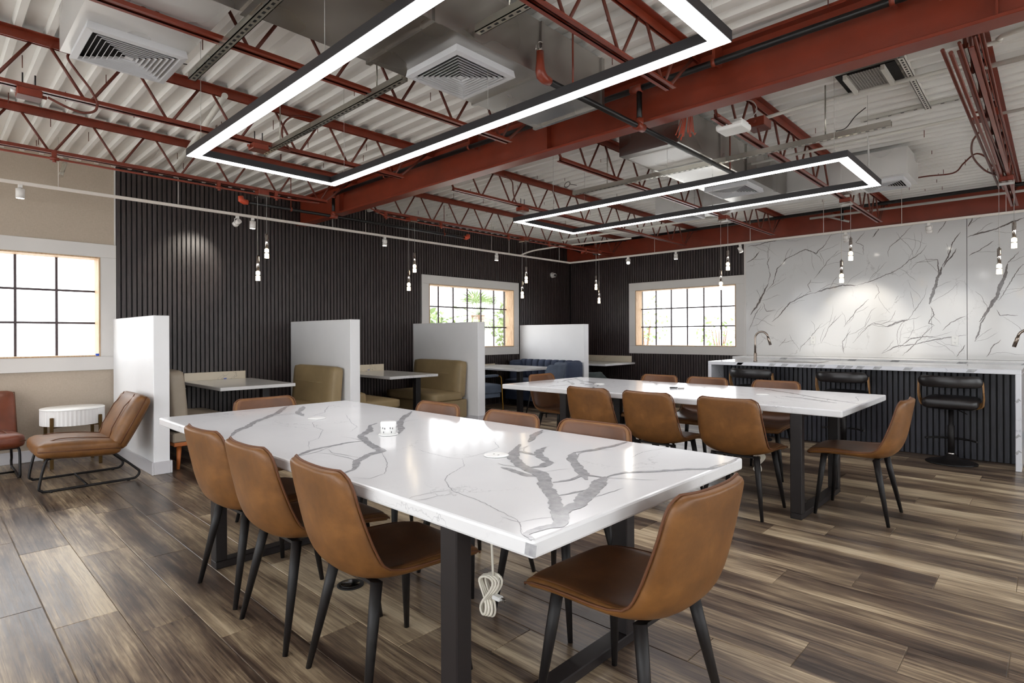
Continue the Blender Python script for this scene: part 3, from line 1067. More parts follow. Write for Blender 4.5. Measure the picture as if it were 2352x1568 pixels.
# ================================================================ slotted strut channels
def strut(label, a, b, mat='strut_steel', step=0.05, hang=True, w=0.041):
    o = thing('strut_channel', label, 'strut', (0, 0, 0))
    A, B = Vector(a), Vector(b)
    d = (B - A).normalized()
    sd = d.cross(Vector((0, 0, 1)))
    t = MB()
    t.bar(a, b, w, 0.004)
    for s_ in (-1, 1):
        off = sd * (s_ * (w / 2 - 0.002)) + Vector((0, 0, 0.018))
        t.bar(A + off, B + off, 0.004, 0.04)
    t.build('channel', mat, o)
    t = MB()
    L = (B - A).length
    k = 0.035
    while k < L - 0.02:
        p = A + d * k
        t.bar(p - d * 0.012 + Vector((0, 0, -0.0022)), p + d * 0.012 + Vector((0, 0, -0.0022)), 0.013, 0.0008)
        k += step
    s_ = t.build('slots', 'slot_black', o)
    s_['kind'] = 'stuff'
    if hang:
        for f in (0.15, 0.85):
            p = A.lerp(B, f)
            MB().cyl(p, (p.x, p.y, ZD - 0.03), 0.005, 6).build('hanger_rod', 'strut_steel', o)
    return o
strut('slotted steel strut channel crossing beside the upper left diffuser', (-3.60, 1.10, 2.735), (-1.6, 1.10, 2.735), hang=False)
strut('slotted steel strut channel left of the duct, over the front LED frame', (-4.68, 1.97, 2.745), (-2.74, 1.97, 2.745))
strut('slotted steel strut channel right of the galvanised duct', (-2.115, 1.97, 2.785), (-0.6, 1.97, 2.785))
strut('long slotted strut channel under the far duct, over the rear LED frame', (-3.60, 4.70, 2.703), (-0.82, 4.70, 2.703))
strut('white painted slotted strut fixed to the deck beside the roof vent', (-0.74, 4.55, 3.095), (-0.745, 5.74, 3.095), 'strut_paint', 0.045, False)
strut('thin white slotted strut on the deck by the far right joist', (-1.22, 5.70, 3.10), (-0.40, 5.68, 3.10), 'strut_paint', 0.09, False, 0.03)

# roof vent with wire mesh
o = thing('roof_vent', 'dark roof vent opening with metal mesh beyond the red beam', 'vent', (-0.95, 4.78, ZD - 0.05))
MB().box((-0.19, -0.2, 0.0), (0.17, 0.16, 0.008)).build('opening', 'void_shade', o)
for x in (-0.13, 0.10):
    MB().box((x - 0.012, -0.2, -0.035), (x + 0.012, 0.16, 0.0)).build('rail', 'strut_paint', o)
t = MB()
for i in range(13):
    x = -0.115 + i * 0.0168
    t.box((x, -0.2, -0.012), (x + 0.004, 0.15, -0.008))
for i in range(20):
    y = -0.195 + i * 0.018
    t.box((-0.118, y, -0.0125), (0.09, y + 0.004, -0.0085))
q = t.build('wire_mesh', 'cable_grey', o)
q['kind'] = 'stuff'

# ================================================================ sprinkler pipes
def pipe(name, label, cat, path, r, mat, n=12):
    return tag(MB().tube(path, r, n).build(name, mat), label, cat)
def elbow_up(p, r, h=0.09, mat='red_paint'):
    return MB().tube([p, (p[0], p[1], p[2] + h * 0.25), (p[0], p[1], p[2] + h)], [r * 1.35, r * 1.5, r * 1.1], 12)
o = thing('sprinkler_pipe', 'black sprinkler main running along the red beam', 'pipe', (0, 0, 0))
PYY, PZ = 3.475, 2.965
MB().tube([(-6.29, PYY, PZ), (XR, PYY, PZ)], 0.021, 12).build('main_pipe', 'black_pipe', o)
for x in (-5.2, -3.85, -2.62, -1.55, -0.6):
    t = MB().tube([(x - 0.012, PYY, PZ), (x + 0.012, PYY, PZ)], 0.0245, 12)
    t.box((x - 0.01, PYY - 0.004, PZ), (x + 0.01, PYY + 0.1, PZ + 0.13))
    t.build('pipe_clamp', 'red_paint', o)
MB().tube([(-6.25, PYY, PZ), (-6.285, PYY, PZ), (-6.295, PYY, PZ - 0.015), (-6.295, PYY, PZ - 0.05)], 0.03, 12).build('elbow', 'red_paint', o)
for x in (-6.295, -2.085):
    MB().cyl((x, PYY, 2.70), (x, PYY, PZ), 0.019, 12).build('drop_pipe', 'black_pipe', o)
    t = MB().cyl((x, PYY - 0.045, 2.70), (x, PYY + 0.045, 2.70), 0.030, 12)
    t.cyl((x, PYY, 2.70), (x, PYY, 2.755), 0.028, 12)
    t.build('tee', 'red_paint', o)
MB().cyl((-2.15, PYY, PZ), (-2.06, PYY, PZ), 0.030, 12).build('tee', 'red_paint', o)
MB().tube([(-2.085, 2.47, 2.70), (-2.085, 5.25, 2.70)], 0.018, 12).build('branch_pipe', 'black_pipe', o)
MB().tube([(-6.30, 2.44, 2.70), (-6.30, 5.62, 2.70)], 0.018, 12).build('branch_pipe', 'black_pipe', o)
t = MB().tube([(-2.085, 2.50, 2.70), (-2.085, 2.455, 2.70), (-2.085, 2.43, 2.712), (-2.085, 2.42, 2.74), (-2.085, 2.42, 2.79), (-2.085, 2.42, 2.845)], [0.024, 0.028, 0.031, 0.028, 0.022, 0.021], 12)
t.build('elbow', 'red_paint', o)
t = MB().cyl((-2.085, 2.42, 2.845), (-2.085, 2.42, 2.862), 0.012, 10)
t.cyl((-2.093, 2.42, 2.86), (-2.097, 2.42, 2.892), 0.003, 6); t.cyl((-2.117, 2.42, 2.86), (-2.113, 2.42, 2.892), 0.003, 6)
t.cyl((-2.085, 2.42, 2.889), (-2.085, 2.42, 2.894), 0.017, 14)
t.build('sprinkler_head', 'chrome', o)
t = MB().tube([(-6.30, 2.47, 2.70), (-6.30, 2.43, 2.70), (-6.30, 2.40, 2.715), (-6.30, 2.395, 2.755)], [0.026, 0.03, 0.034, 0.028], 12)
t.build('elbow', 'orange_red', o)
t = MB().tube([(-6.30, 5.58, 2.70), (-6.30, 5.63, 2.70), (-6.30, 5.655, 2.715), (-6.30, 5.66, 2.755)], [0.026, 0.03, 0.034, 0.028], 12)
t.build('elbow', 'orange_red', o)
for y in (2.95, 5.2):
    t = MB().cyl((-6.30, y - 0.01, 2.70), (-6.30, y + 0.01, 2.70), 0.023, 12)
    t.cyl((-6.30, y, 2.71), (-6.30, y, ZD - 0.04), 0.005, 6)
    t.build('hanger', 'red_paint', o)
t = MB().cyl((-2.085, 2.72, 2.71), (-2.085, 2.72, ZD - 0.04), 0.006, 6)
t.cyl((-2.085, 2.71, 2.70), (-2.085, 2.73, 2.70), 0.023, 12)
t.build('hanger', 'red_paint', o)
t = MB().cyl((-2.085, 5.0, 2.71), (-2.085, 5.0, ZD - 0.04), 0.006, 6)
t.build('hanger', 'red_paint', o)
o = thing('sprinkler_pipe', 'black pipe running along the back beam above the marble wall', 'pipe', (0, 0, 0))
MB().tube([(-7.0, 9.08, 3.03), (XR, 9.08, 3.03)], 0.024, 12).build('main_pipe', 'black_pipe', o)
MB().tube([(-6.9, 9.03, 3.03), (-7.02, 9.05, 3.03), (-7.05, 9.08, 3.02), (-7.05, 9.12, 3.0)], 0.03, 10).build('elbow', 'orange_red', o)
MB().tube([(-7.02, 9.05, 3.0), (-6.95, 9.32, 2.93)], 0.014, 10).build('branch_pipe', 'black_pipe', o)
MB().tube([(-6.95, 9.3, 2.93), (-6.93, 9.34, 2.93), (-6.9, 9.33, 2.95)], 0.024, 10).build('elbow', 'orange_red', o)
MB().box((-2.5, 9.16, 2.96), (-2.34, 9.36, 3.03)).build('bracket', 'red_paint', o)
MB().tube([(-2.4, 9.2, 2.97), (-2.12, 9.2, 2.86)], 0.014, 8).build('brace', 'cable_grey', o)
MB().cyl((-2.18, 9.08, 2.87), (-2.18, 9.08, 3.03), 0.02, 10).build('drop_pipe', 'black_pipe', o)

# ================================================================ conduits, boxes and cables on the ceiling
pipe('conduit', 'white painted conduit bending along the deck past the roof vent', 'conduit', smooth_path([(-1.74, 4.75, 3.0), (-1.62, 4.78, 3.02), (-1.4, 4.9, 3.075), (-1.2, 4.92, 3.08), (-0.36, 4.94, 3.08)], 4), 0.014, 'strut_paint')
pipe('conduit', 'long white conduit under the deck toward the far right joist', 'conduit', [(-2.2, 5.58, 2.9), (-0.36, 5.52, 2.9)], 0.012, 'strut_paint')
pipe('conduit', 'white conduit curving right from the far right joist', 'conduit', smooth_path([(-0.33, 4.66, 3.07), (-0.24, 4.67, 3.075), (-0.15, 4.62, 3.09), (0.8, 4.6, 3.09)], 4), 0.014, 'strut_paint')
pipe('conduit', 'thick white conduit at the right edge near the far right joist', 'conduit', [(-0.36, 5.02, 3.06), (0.9, 5.0, 3.06)], 0.017, 'strut_paint')
pipe('conduit', 'white conduit leaving the junction box at far right', 'conduit', [(-0.33, 5.72, 2.93), (0.9, 5.7, 2.93)], 0.012, 'strut_paint')
pipe('conduit', 'pale conduit in front of the back beam over the marble wall', 'conduit', [(-2.55, 8.9, 2.92), (0.9, 8.9, 2.91)], 0.016, 'cable_grey')
pipe('conduit', 'pale conduit from the wall track corner rising to the rear joists', 'conduit', smooth_path([(-6.70, 7.25, 2.65), (-6.64, 7.42, 2.72), (-6.5, 7.55, 2.76), (-5.9, 7.75, 2.80), (-4.9, 7.9, 2.80)], 5), 0.013, 'track_white')
pipe('conduit', 'white conduit crossing the joists behind the rear LED frame', 'conduit', [(-5.9, 7.35, 2.82), (-3.2, 7.35, 2.82)], 0.016, 'strut_paint')
o = thing('conduit', 'red conduit with couplings below the joist nearest the beige wall', 'conduit', (0, 0, 0))
MB().tube([(-5.93, YR + 0.1, 2.715), (-5.93, 2.4, 2.715), (-5.93, 2.8, 2.72), (-5.93, 3.1, 2.74)], 0.0095, 8).build('tube', 'red_paint', o)
for y in (0.78, 2.05, 2.62):
    t = MB().cyl((-5.93, y - 0.03, 2.715), (-5.93, y + 0.03, 2.715), 0.015, 10)
    t.box((-5.955, y - 0.016, 2.71), (-5.93, y + 0.016, 2.775))
    t.cyl((-5.93, y, 2.685), (-5.93, y, 2.71), 0.013, 10)
    t.build('coupling', 'red_paint', o)
o = thing('conduit', 'red conduits with couplings below the far joist along the slatted wall', 'conduit', (0, 0, 0))
MB().tube(smooth_path([(-5.93, 3.72, 2.80), (-5.93, 3.95, 2.73), (-5.93, 4.2, 2.715), (-5.93, 5.0, 2.715), (-5.93, 8.9, 2.72)], 5), 0.0095, 8).build('tube', 'red_paint', o)
MB().tube([(-6.03, 4.6, 2.74), (-6.03, 8.9, 2.74)], 0.0085, 8).build('tube', 'red_paint', o)
for y in (3.98, 4.85, 6.15, 7.1, 8.1):
    t = MB().cyl((-5.93, y - 0.03, 2.715), (-5.93, y + 0.03, 2.715), 0.015, 10)
    t.box((-5.955, y - 0.016, 2.71), (-5.93, y + 0.016, 2.775))
    t.cyl((-5.93, y, 2.685), (-5.93, y, 2.71), 0.013, 10)
    t.build('coupling', 'red_paint', o)
# bundle of conduits along the far right joist
for k, (dx, dz, r) in enumerate(((-0.085, -0.05, 0.0095), (-0.05, -0.075, 0.0105), (0.045, -0.02, 0.008), (-0.015, -0.035, 0.008), (0.07, 0.02, 0.009))):
    nm = ['first', 'second', 'third', 'fourth', 'fifth'][k]
    pipe('conduit', '%s red-brown conduit from left in the bundle along the far right joist' % nm, 'conduit',
         [(-0.34 + dx, 3.75, 2.80 + dz), (-0.34 + dx * 0.95, 5.3, 2.80 + dz), (-0.34 + dx * 0.45 + 0.02 * (k - 2), 7.9, 2.82 + dz * 0.7)], r, 'red_paint_dull')
pipe('flexible_conduit', 'red-brown flexible conduit snaking across the deck to the far right joist', 'conduit',
     smooth_path([(-1.35, 7.4, 2.9), (-1.0, 7.3, 2.9), (-0.75, 7.35, 2.9), (-0.66, 7.3, 2.97), (-0.56, 7.2, 3.02), (-0.48, 7.2, 2.97), (-0.44, 7.3, 2.9), (-0.36, 7.3, 2.86)], 6), 0.0075, 'red_paint_dull')
pipe('flexible_conduit', 'red-brown flexible conduit looping beside the far right joist', 'conduit',
     smooth_path([(-0.44, 6.0, 2.9), (-0.5, 6.15, 2.86), (-0.52, 6.5, 2.82), (-0.47, 6.9, 2.78), (-0.40, 7.1, 2.76)], 6), 0.0075, 'red_paint_dull')
pipe('flexible_conduit', 'red flexible conduit curling from the joist junction box at upper left', 'conduit',
     smooth_path([(-4.50, 0.56, 2.735), (-4.5, 0.66, 2.70), (-4.5, 0.74, 2.69), (-4.5, 0.80, 2.72), (-4.5, 0.81, 2.78), (-4.5, 0.77, 2.86), (-4.5, 0.70, 2.95), (-4.5, 0.66, 3.02), (-4.5, 0.70, 3.07), (-4.5, 0.82, 3.09)], 6), 0.0075, 'red_paint_dull')
pipe('flexible_conduit', 'red flexible conduit curling up from the junction box behind the front LED frame', 'conduit',
     smooth_path([(-4.5, 1.93, 2.76), (-4.5, 2.1, 2.76), (-4.5, 2.04, 2.85), (-4.5, 2.05, 2.97), (-4.5, 2.15, 3.06), (-4.5, 2.35, 3.08)], 6), 0.0075, 'red_paint_dull')
pipe('flexible_conduit', 'red flexible conduit hanging beside the joist over the second booth', 'conduit',
     smooth_path([(-4.5, 4.6, 3.07), (-4.5, 4.72, 3.02), (-4.5, 4.74, 2.9), (-4.5, 4.78, 2.8), (-4.5, 4.86, 2.76)], 6), 0.007, 'red_paint_dull')
pipe('cable', 'thin black cable hanging from the deck by the long strut', 'cable', smooth_path([(-1.1, 5.3, 3.08), (-1.14, 5.15, 2.98), (-1.16, 4.95, 2.84), (-1.17, 4.72, 2.76)], 5), 0.004, 'black_metal')
pipe('cable', 'grey power cable dropping to the rear LED frame corner', 'cable', smooth_path([(-0.98, 4.72, 2.73), (-0.975, 4.75, 2.68), (-0.97, 4.76, 2.58), (-0.98, 4.8, 2.47)], 5), 0.004, 'cable_grey')
for k, (x, y, lab) in enumerate(((-3.62, 1.02, 'small coil of black cable beside the upper left diffuser'), (-3.62, 4.62, 'small coil of black cable over the rear LED frame'))):
    z = 2.80
    t = MB().tube([(x + 0.035 * math.cos(a / 14 * 2 * PI), y + 0.01 * math.sin(a / 7 * PI), z + 0.03 * math.sin(a / 14 * 2 * PI)) for a in range(14)], 0.003, 6, closed=True)
    t.tube(smooth_path([(x + 0.03, y, z), (x + 0.06, y, z - 0.01), (x + 0.1, y + 0.03, z - 0.02)], 4), 0.003, 6)
    tag(t.build('cable_coil', 'black_metal'), lab, 'cable')
def jbox(label, x, y, z, sx_=0.05, sy_=0.06, sz_=0.045, stems=True):
    o = thing('junction_box', label, 'junction box', (x, y, z))
    MB().bbox((-sx_, -sy_, 0), (sx_, sy_, sz_), 0.004).build('box', 'red_paint', o)
    MB().box((-sx_ * 0.98, -sy_ * 0.98, -0.003), (sx_ * 0.98, sy_ * 0.98, 0)).build('cover_plate', 'red_paint_dull', o)
    for s_ in (-1, 1):
        MB().cyl((0, s_ * sy_, sz_ / 2), (0, s_ * (sy_ + 0.025), sz_ / 2), 0.011, 8).build('connector', 'red_paint', o)
    if stems:
        for s_ in (-0.5, 0.5):
            MB().cyl((0, s_ * sy_, sz_), (0, s_ * sy_, sz_ + 0.1), 0.004, 6).build('threaded_rod', 'black_metal', o)
    return o
b0 = jbox('red junction box with a bright underside on the upper left joist', -4.53, 0.475, 2.715)
b0.children[1].data.materials[0] = M['outlet_white']
jbox('red junction box on the joist behind the front LED frame', -4.53, 1.86, 2.715)
jbox('red junction box on the joist over the second booth', -4.53, 4.93, 2.715)
jbox('dark red junction box under the joist by the white battery light', -1.71, 4.66, 2.90, 0.07, 0.08, 0.07, False)
jbox('small dark red box on the joist above the rear LED frame', -1.71, 5.68, 2.80, 0.05, 0.06, 0.05, False)
jbox('wide red junction box hung on the far right joist', -0.38, 5.72, 2.91, 0.08, 0.06, 0.06, False)
jbox('red box at the lower end of the far right joist', -0.36, 7.15, 2.80, 0.06, 0.06, 0.06, False)
# white battery light and a tuft of red wires under the beam
o = thing('battery_light', 'white rectangular battery light box under the red beam', 'light box', (-1.70, 4.14, 2.74), 0.0)
MB().bbox((-0.10, -0.09, 0.0), (0.10, 0.09, 0.05), 0.018, seg=3).build('housing', 'outlet_white', o)
MB().bbox((-0.085, -0.07, 0.05), (0.085, 0.07, 0.065), 0.005).build('back_plate', 'outlet_white', o)
MB().tube(smooth_path([(0.05, 0.03, 0.06), (0.14, 0.06, 0.12), (0.12, 0.04, 0.2), (-0.02, 0.0, 0.24)], 6), 0.004, 6).build('cable', 'cable_grey', o)
t = MB()
rg = random.Random(5)
for k in range(22):
    a, b = rg.uniform(-0.03, 0.03), rg.uniform(-0.03, 0.03)
    t.tube(smooth_path([(-1.93 + a * 0.4, 3.87 + b * 0.4, 2.98), (-1.93 + a, 3.87 + b, 2.86), (-1.95 + a * 1.9, 3.87 + b * 1.9, 2.70 + rg.uniform(0, 0.05)), (-1.95 + a * 2.3, 3.87 + b * 2.1, 2.72)], 3), 0.0022, 5)
tag(t.build('wire_tuft', 'orange_red'), 'hanging tuft of thin red wires under the beam beside the battery light', 'wires')
for k, (pts, lab) in enumerate((([(-6.95, 1.93, 3.04), (-4.5, 1.6, 3.06)], 'pale insulated pipe under the deck toward the slatted wall'), ([(-6.9, 1.0, 2.98), (-6.72, 0.93, 2.76)], 'galvanised strut brace hanging before the beige wall'))):
    pipe('deck_pipe', lab, 'pipe', pts, 0.022 if k == 0 else 0.018, 'strut_paint' if k == 0 else 'strut_steel')

# ================================================================ wall track with spotlights
TX, TY, TZ = -6.70, 8.635, 2.635
o = thing('light_track', 'long off-white lighting track following the slatted walls', 'light track', (0, 0, 0))
MB().bbox((TX - 0.012, YR + 0.2, TZ - 0.015), (TX + 0.012, TY, TZ + 0.015), 0.003).build('rail', 'track_white', o)
MB().bbox((TX - 0.012, TY - 0.012, TZ - 0.015), (XR - 0.1, TY + 0.012, TZ + 0.015), 0.003).build('rail', 'track_white', o)
for y in (0.91, 1.91, 3.69, 4.17, 6.53, 6.95, 8.3):
    MB().cyl((TX, y, TZ + 0.01), (TX, y, ZD - 0.04), 0.003, 6).build('hanger_rod', 'track_white', o)
for x in (-6.1, -4.9, -3.3, -2.3, -1.4, -0.4):
    MB().cyl((x, TY, TZ + 0.01), (x, TY, ZD - 0.04), 0.003, 6).build('hanger_rod', 'track_white', o)
spot_n = 0
def spot(label, x, y, aim, lamp=1.0, style='can', glow=True):
    global spot_n
    o = thing('track_spotlight', label, 'spotlight', (x, y, TZ - 0.015), group='spotlights on the wall track')
    MB().bbox((-0.016, -0.016, -0.03), (0.016, 0.016, 0.0), 0.003).build('adapter', 'spot_white', o)
    d = Vector(aim).normalized()
    piv = Vector((0, 0, -0.075))
    L, R = (0.085, 0.033)
    a, b = piv - d * L * 0.45, piv + d * L * 0.55
    side = d.cross(Vector((0, 0, 1)))
    side = side.normalized() if side.length > 0.05 else Vector((0, 1, 0))
    if style == 'yoke':
        t = MB()
        for s_ in (-1, 1):
            t.tube([(0, 0, -0.03), tuple(side * (s_ * 0.036) + Vector((0, 0, -0.036))), tuple(side * (s_ * 0.036) + piv)], 0.0045, 6)
        t.build('yoke', 'spot_white', o)
        t = MB().cyl(a, a.lerp(b, 0.52), R * 0.9, 16).cyl(a.lerp(b, 0.52), a.lerp(b, 0.6), R * 0.78, 16).cyl(a.lerp(b, 0.6), b, R, 16)
    else:
        MB().cyl((0, 0, -0.03), (0, 0, -0.05), 0.006, 8).build('stem', 'spot_white', o)
        t = MB().cyl(a, b, R, 18)
    t.build('can', 'spot_white', o)
    MB().cyl(b, b + d * 0.0015, R * 0.82, 16).build('lens', 'spot_glow', o)
    if lamp:
        ld = bpy.data.lights.new('spot_lamp', 'SPOT')
        ld.energy = SPOT_POWER * lamp
        ld.color = (1.0, 0.93, 0.82)
        ld.spot_size = math.radians(62)
        ld.spot_blend = 0.7
        ld.shadow_soft_size = 0.03
        lo = bpy.data.objects.new('spot_lamp', ld)
        COL.objects.link(lo)
        lo.parent = o
        lo.location = b + d * 0.012
        lo.rotation_euler = d.to_track_quat('-Z', 'Y').to_euler()
    return o
dn = (-0.06, 0, -1)
spot('white can spotlight on the track before the beige wall', TX, 0.64, dn, 1.0)
spot('white tilted spotlight on the track aimed at the slats, left of a straight one', TX, 2.51, (-0.80, -0.30, -0.5), 1.0, 'yoke')
spot('white straight can spotlight on the track above the first booth', TX, 2.68, dn, 0.8)
spot('white spotlight on the track left of the palm window', TX, 4.47, dn, 0.8, 'yoke')
spot('white spotlight on the track above the palm window', TX, 6.65, dn, 0.8, 'yoke')
spot('bright spotlight on the back track near the room corner, facing the camera', -5.42, TY, (0.45, -0.6, -0.62), 0.8, 'yoke')
spot('white spotlight on the back track above the back window', -4.51, TY, (0, 0.05, -1), 0.8, 'yoke')
spot('tilted spotlight on the back track where the marble wall starts', -3.45, TY, (0.25, 0.3, -0.8), 1.0, 'yoke')
spot('spotlight on the back track behind the pendants over the counter', -2.03, TY, (0.0, 0.55, -0.8), 2.2, 'yoke')
spot('rightmost spotlight on the back track before the marble', -1.12, TY, (0.1, 0.4, -0.8), 1.0, 'yoke')

# ================================================================ twin pendants
def pendants(label, x, y, zc, ax, low_first=True, sep=0.092):
    o = thing('twin_pendant_light', label, 'pendant light', (x, y, 0), group='twin glass pendants')
    MB().bbox((-0.055, -0.055, zc + 0.01), (0.055, 0.055, zc + 0.06), 0.005).build('junction_box', 'red_paint', o)
    t = MB().bbox((-0.06, -0.06, zc - 0.012), (0.06, 0.06, zc + 0.01), 0.004)
    t.build('canopy', 'chrome', o)
    for k, s_ in enumerate((-1, 1)):
        ux, uy = (s_ * sep / 2 if ax == 'x' else 0), (s_ * sep / 2 if ax == 'y' else 0)
        zb = (1.83, 2.072)[(k == 0) != low_first]
        MB().cyl((ux, uy, zb + 0.26), (ux, uy, zc), 0.0022, 6).build('cable', 'cable_grey', o)
        t = MB().lathe([(0.001, zb + 0.265), (0.006, zb + 0.265), (0.007, zb + 0.252), (0.0165, zb + 0.251), (0.0165, zb + 0.096), (0.001, zb + 0.095)], (ux, uy, 0), 16)
        t.build('tube', 'chrome', o)
        t = MB().lathe([(0.001, zb + 0.095), (0.0205, zb + 0.094), (0.021, zb + 0.064), (0.017, zb + 0.063)], (ux, uy, 0), 14)
        b_ = t.build('glass_bulb', 'bulb', o)
        t = MB().lathe([(0.0175, zb + 0.063), (0.0175, zb + 0.049)], (ux, uy, 0), 14)
        t.build('ring', 'chrome', b_)
        t = MB().lathe([(0.017, zb + 0.049), (0.0215, zb + 0.048), (0.022, zb + 0.002), (0.001, zb)], (ux, uy, 0), 14)
        t.build('glass_tip', 'bulb', b_)
    return o
pendants('pair of chrome pendants over the first booth table', -5.98, 2.49, 2.715, 'y')
pendants('pair of chrome pendants over the second booth table, left of palm window', -5.98, 4.395, 2.715, 'y')
pendants('pair of chrome pendants in front of the palm window right edge', -5.98, 6.54, 2.715, 'y')
pendants('pair of chrome pendants near the room corner', -5.98, 8.505, 2.715, 'y', False)
pendants('pair of chrome pendants in front of the back window', -3.06, 7.15, 2.715, 'x')
pendants('pair of chrome pendants over the counter before the marble wall', -1.69, 7.2, 2.715, 'x')
pendants('pair of chrome pendants at the right edge before the marble wall', -0.335, 7.3, 2.715, 'x', True, 0.11)
# dome security camera
o = thing('security_camera', 'white dome security camera on the slatted side wall near the corner', 'camera', (XW + 0.014, 8.955, 2.48))
MB().lathe([(0.055, 0.0), (0.058, 0.02), (0.05, 0.045)], (0, 0, 0), 20, axis='x').build('base', 'camera_white', o)
t = MB().pad((0.07, 0.0, -0.005), (0.045, 0.045, 0.045), 0.045, 8)
t.build('eyeball', 'camera_white', o)
MB().cyl((0.10, -0.02, -0.01), (0.122, -0.03, -0.014), 0.022, 16).build('lens', 'lens_black', o)

# ================================================================ furniture helpers
def subsurf_mesh(mb, name, mats, levels=1):
    me = mb.mesh(name, mats)
    for p in me.polygons:
        p.use_smooth = True
    ob = bpy.data.objects.new('tmp', me)
    COL.objects.link(ob)
    md = ob.modifiers.new('s', 'SUBSURF')
    md.levels = md.render_levels = levels
    dg = bpy.context.evaluated_depsgraph_get()
    dg.update()
    res = bpy.data.meshes.new_from_object(ob.evaluated_get(dg))
    res.name = name
    bpy.data.objects.remove(ob)
    bpy.data.meshes.remove(me)
    return res
def lerp_rows(rows, n):
    """resample control rows with Catmull-Rom"""
    k = len(rows)
    out = []
    for i in range(n):
        t_ = i / (n - 1) * (k - 1)
        a = min(int(t_), k - 2)
        f = t_ - a
        r0, r1, r2, r3 = rows[max(a - 1, 0)], rows[a], rows[a + 1], rows[min(a + 2, k - 1)]
        out.append([0.5 * ((2 * q1) + (q2 - q0) * f + (2 * q0 - 5 * q1 + 4 * q2 - q3) * f * f + (3 * q1 - q0 - 3 * q2 + q3) * f ** 3) for q0, q1, q2, q3 in zip(r0, r1, r2, r3)])
    return out
def shell_points(rows, nv, nu, u_lim=1.0):
    """rows: (y, z, half_width, side_lift) -> grid of points and normals, inner side"""
    R = lerp_rows(rows, nv)
    G = []
    for i in range(nv):
        y, z, hw, lift = R[i]
        a, b = R[max(i - 1, 0)], R[min(i + 1, nv - 1)]
        ty, tz = b[0] - a[0], b[1] - a[1]
        l = math.hypot(ty, tz)
        ty, tz = ty / l, tz / l
        ny, nz = tz, -ty                 # towards the sitter
        if i == 0 and False:
            pass
        row = []
        for j in range(nu):
            u = -1 + 2 * j / (nu - 1)
            uu = u * u_lim
            k = abs(uu) ** 2.6 * lift
            row.append((Vector((uu * hw, y + ny * k, z + nz * k)), Vector((0, ny, nz))))
        G.append(row)
    return G
def solid_shell(mb, G, t, mi=0, inset=0.94):
    nv, nu = len(G), len(G[0])
    I = [[p for p, n in r] for r in G]
    O = []
    for i, r in enumerate(G):
        row = []
        for j, (p, n) in enumerate(r):
            u = -1 + 2 * j / (nu - 1)
            q = p - n * t
            q.x = p.x * (1 - (1 - inset) * abs(u) ** 2)
            row.append(q)
        O.append(row)
    vs = [p[:] for r in I for p in r] + [p[:] for r in O for p in r]
    o = nv * nu
    fs = []
    for i in range(nv - 1):
        for j in range(nu - 1):
            a = i * nu + j
            fs.append((a, a + 1, a + nu + 1, a + nu))
            fs.append((o + a, o + a + nu, o + a + nu + 1, o + a + 1))
    for i in range(nv - 1):
        a = i * nu
        fs.append((a, a + nu, o + a + nu, o + a))
        a = i * nu + nu - 1
        fs.append((a + nu, a, o + a, o + a + nu))
    for j in range(nu - 1):
        fs.append((j + 1, j, o + j, o + j + 1))
        a = (nv - 1) * nu + j
        fs.append((a, a + 1, o + a + 1, o + a))
    mb.add(vs, fs, mi, True)

# ================================================================ tan dining chairs
CH = [(0.262, 0.402, 0.205, -0.004), (0.278, 0.428, 0.218, -0.006), (0.245, 0.456, 0.230, -0.006), (0.12, 0.461, 0.237, 0.006), (-0.02, 0.449, 0.239, 0.022),
      (-0.13, 0.443, 0.239, 0.042), (-0.200, 0.468, 0.239, 0.060), (-0.236, 0.53, 0.237, 0.060), (-0.256, 0.61, 0.233, 0.050), (-0.270, 0.69, 0.226, 0.038),
      (-0.281, 0.755, 0.221, 0.032), (-0.288, 0.797, 0.208, 0.026), (-0.291, 0.817, 0.172, 0.02)]
def make_chair(label):
    o = thing('dining_chair', label, 'chair', group='tan leather dining chairs')
    G = shell_points(CH, 22, 11)
    mb = MB()
    solid_shell(mb, G, 0.036)
    link('seat_shell', subsurf_mesh(mb, 'seat_shell', 'tan_leather'), o)
    # inner upholstery, its shade put into a darker leather colour
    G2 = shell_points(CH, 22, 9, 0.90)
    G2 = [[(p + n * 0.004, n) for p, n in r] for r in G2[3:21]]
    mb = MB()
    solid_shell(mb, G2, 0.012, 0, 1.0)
    link('seat_cushion', subsurf_mesh(mb, 'seat_cushion', 'tan_leather_shaded'), o)
    # piping along the rim
    L = [r[0] for r in G]
    Rr = [r[-1] for r in G]
    path = [(p - n * 0.010)[:] for p, n in L[2:]] + [(p - n * 0.010)[:] for p, n in G[-1][1:-1]] + [(p - n * 0.010)[:] for p, n in Rr[::-1][:-2]]
    path = [(p[0] * 0.992, p[1], p[2]) for p in path]
    MB().tube(path, 0.0042, 6).build('piping', 'bottom_seam', o)
    for sx_ in (-1, 1):
        for sy_, top in ((1, (0.155, 0.170, 0.425)), (-1, (0.150, -0.140, 0.415))):
            a = (sx_ * top[0], top[1], top[2])
            b = (sx_ * 0.215, sy_ * 0.215 + (0.0 if sy_ > 0 else -0.005), 0.0)
            pts = [Vector(a).lerp(Vector(b), f) for f in (0, 0.35, 1)]
            MB().tube(pts, [0.021, 0.019, 0.0105], 10).build('leg', 'black_metal', o)
    t = MB().bar((-0.16, 0.165, 0.405), (0.16, 0.165, 0.405), 0.03, 0.012).bar((-0.155, -0.135, 0.405), (0.155, -0.135, 0.405), 0.03, 0.012)
    t.bar((0, -0.135, 0.405), (0, 0.165, 0.405), 0.05, 0.012)
    t.build('under_frame', 'black_metal', o)
    return o
T1N = [(-2.94, 1.215, 0.03), (-2.395, 1.21, 0.0), (-1.815, 1.225, -0.05)]
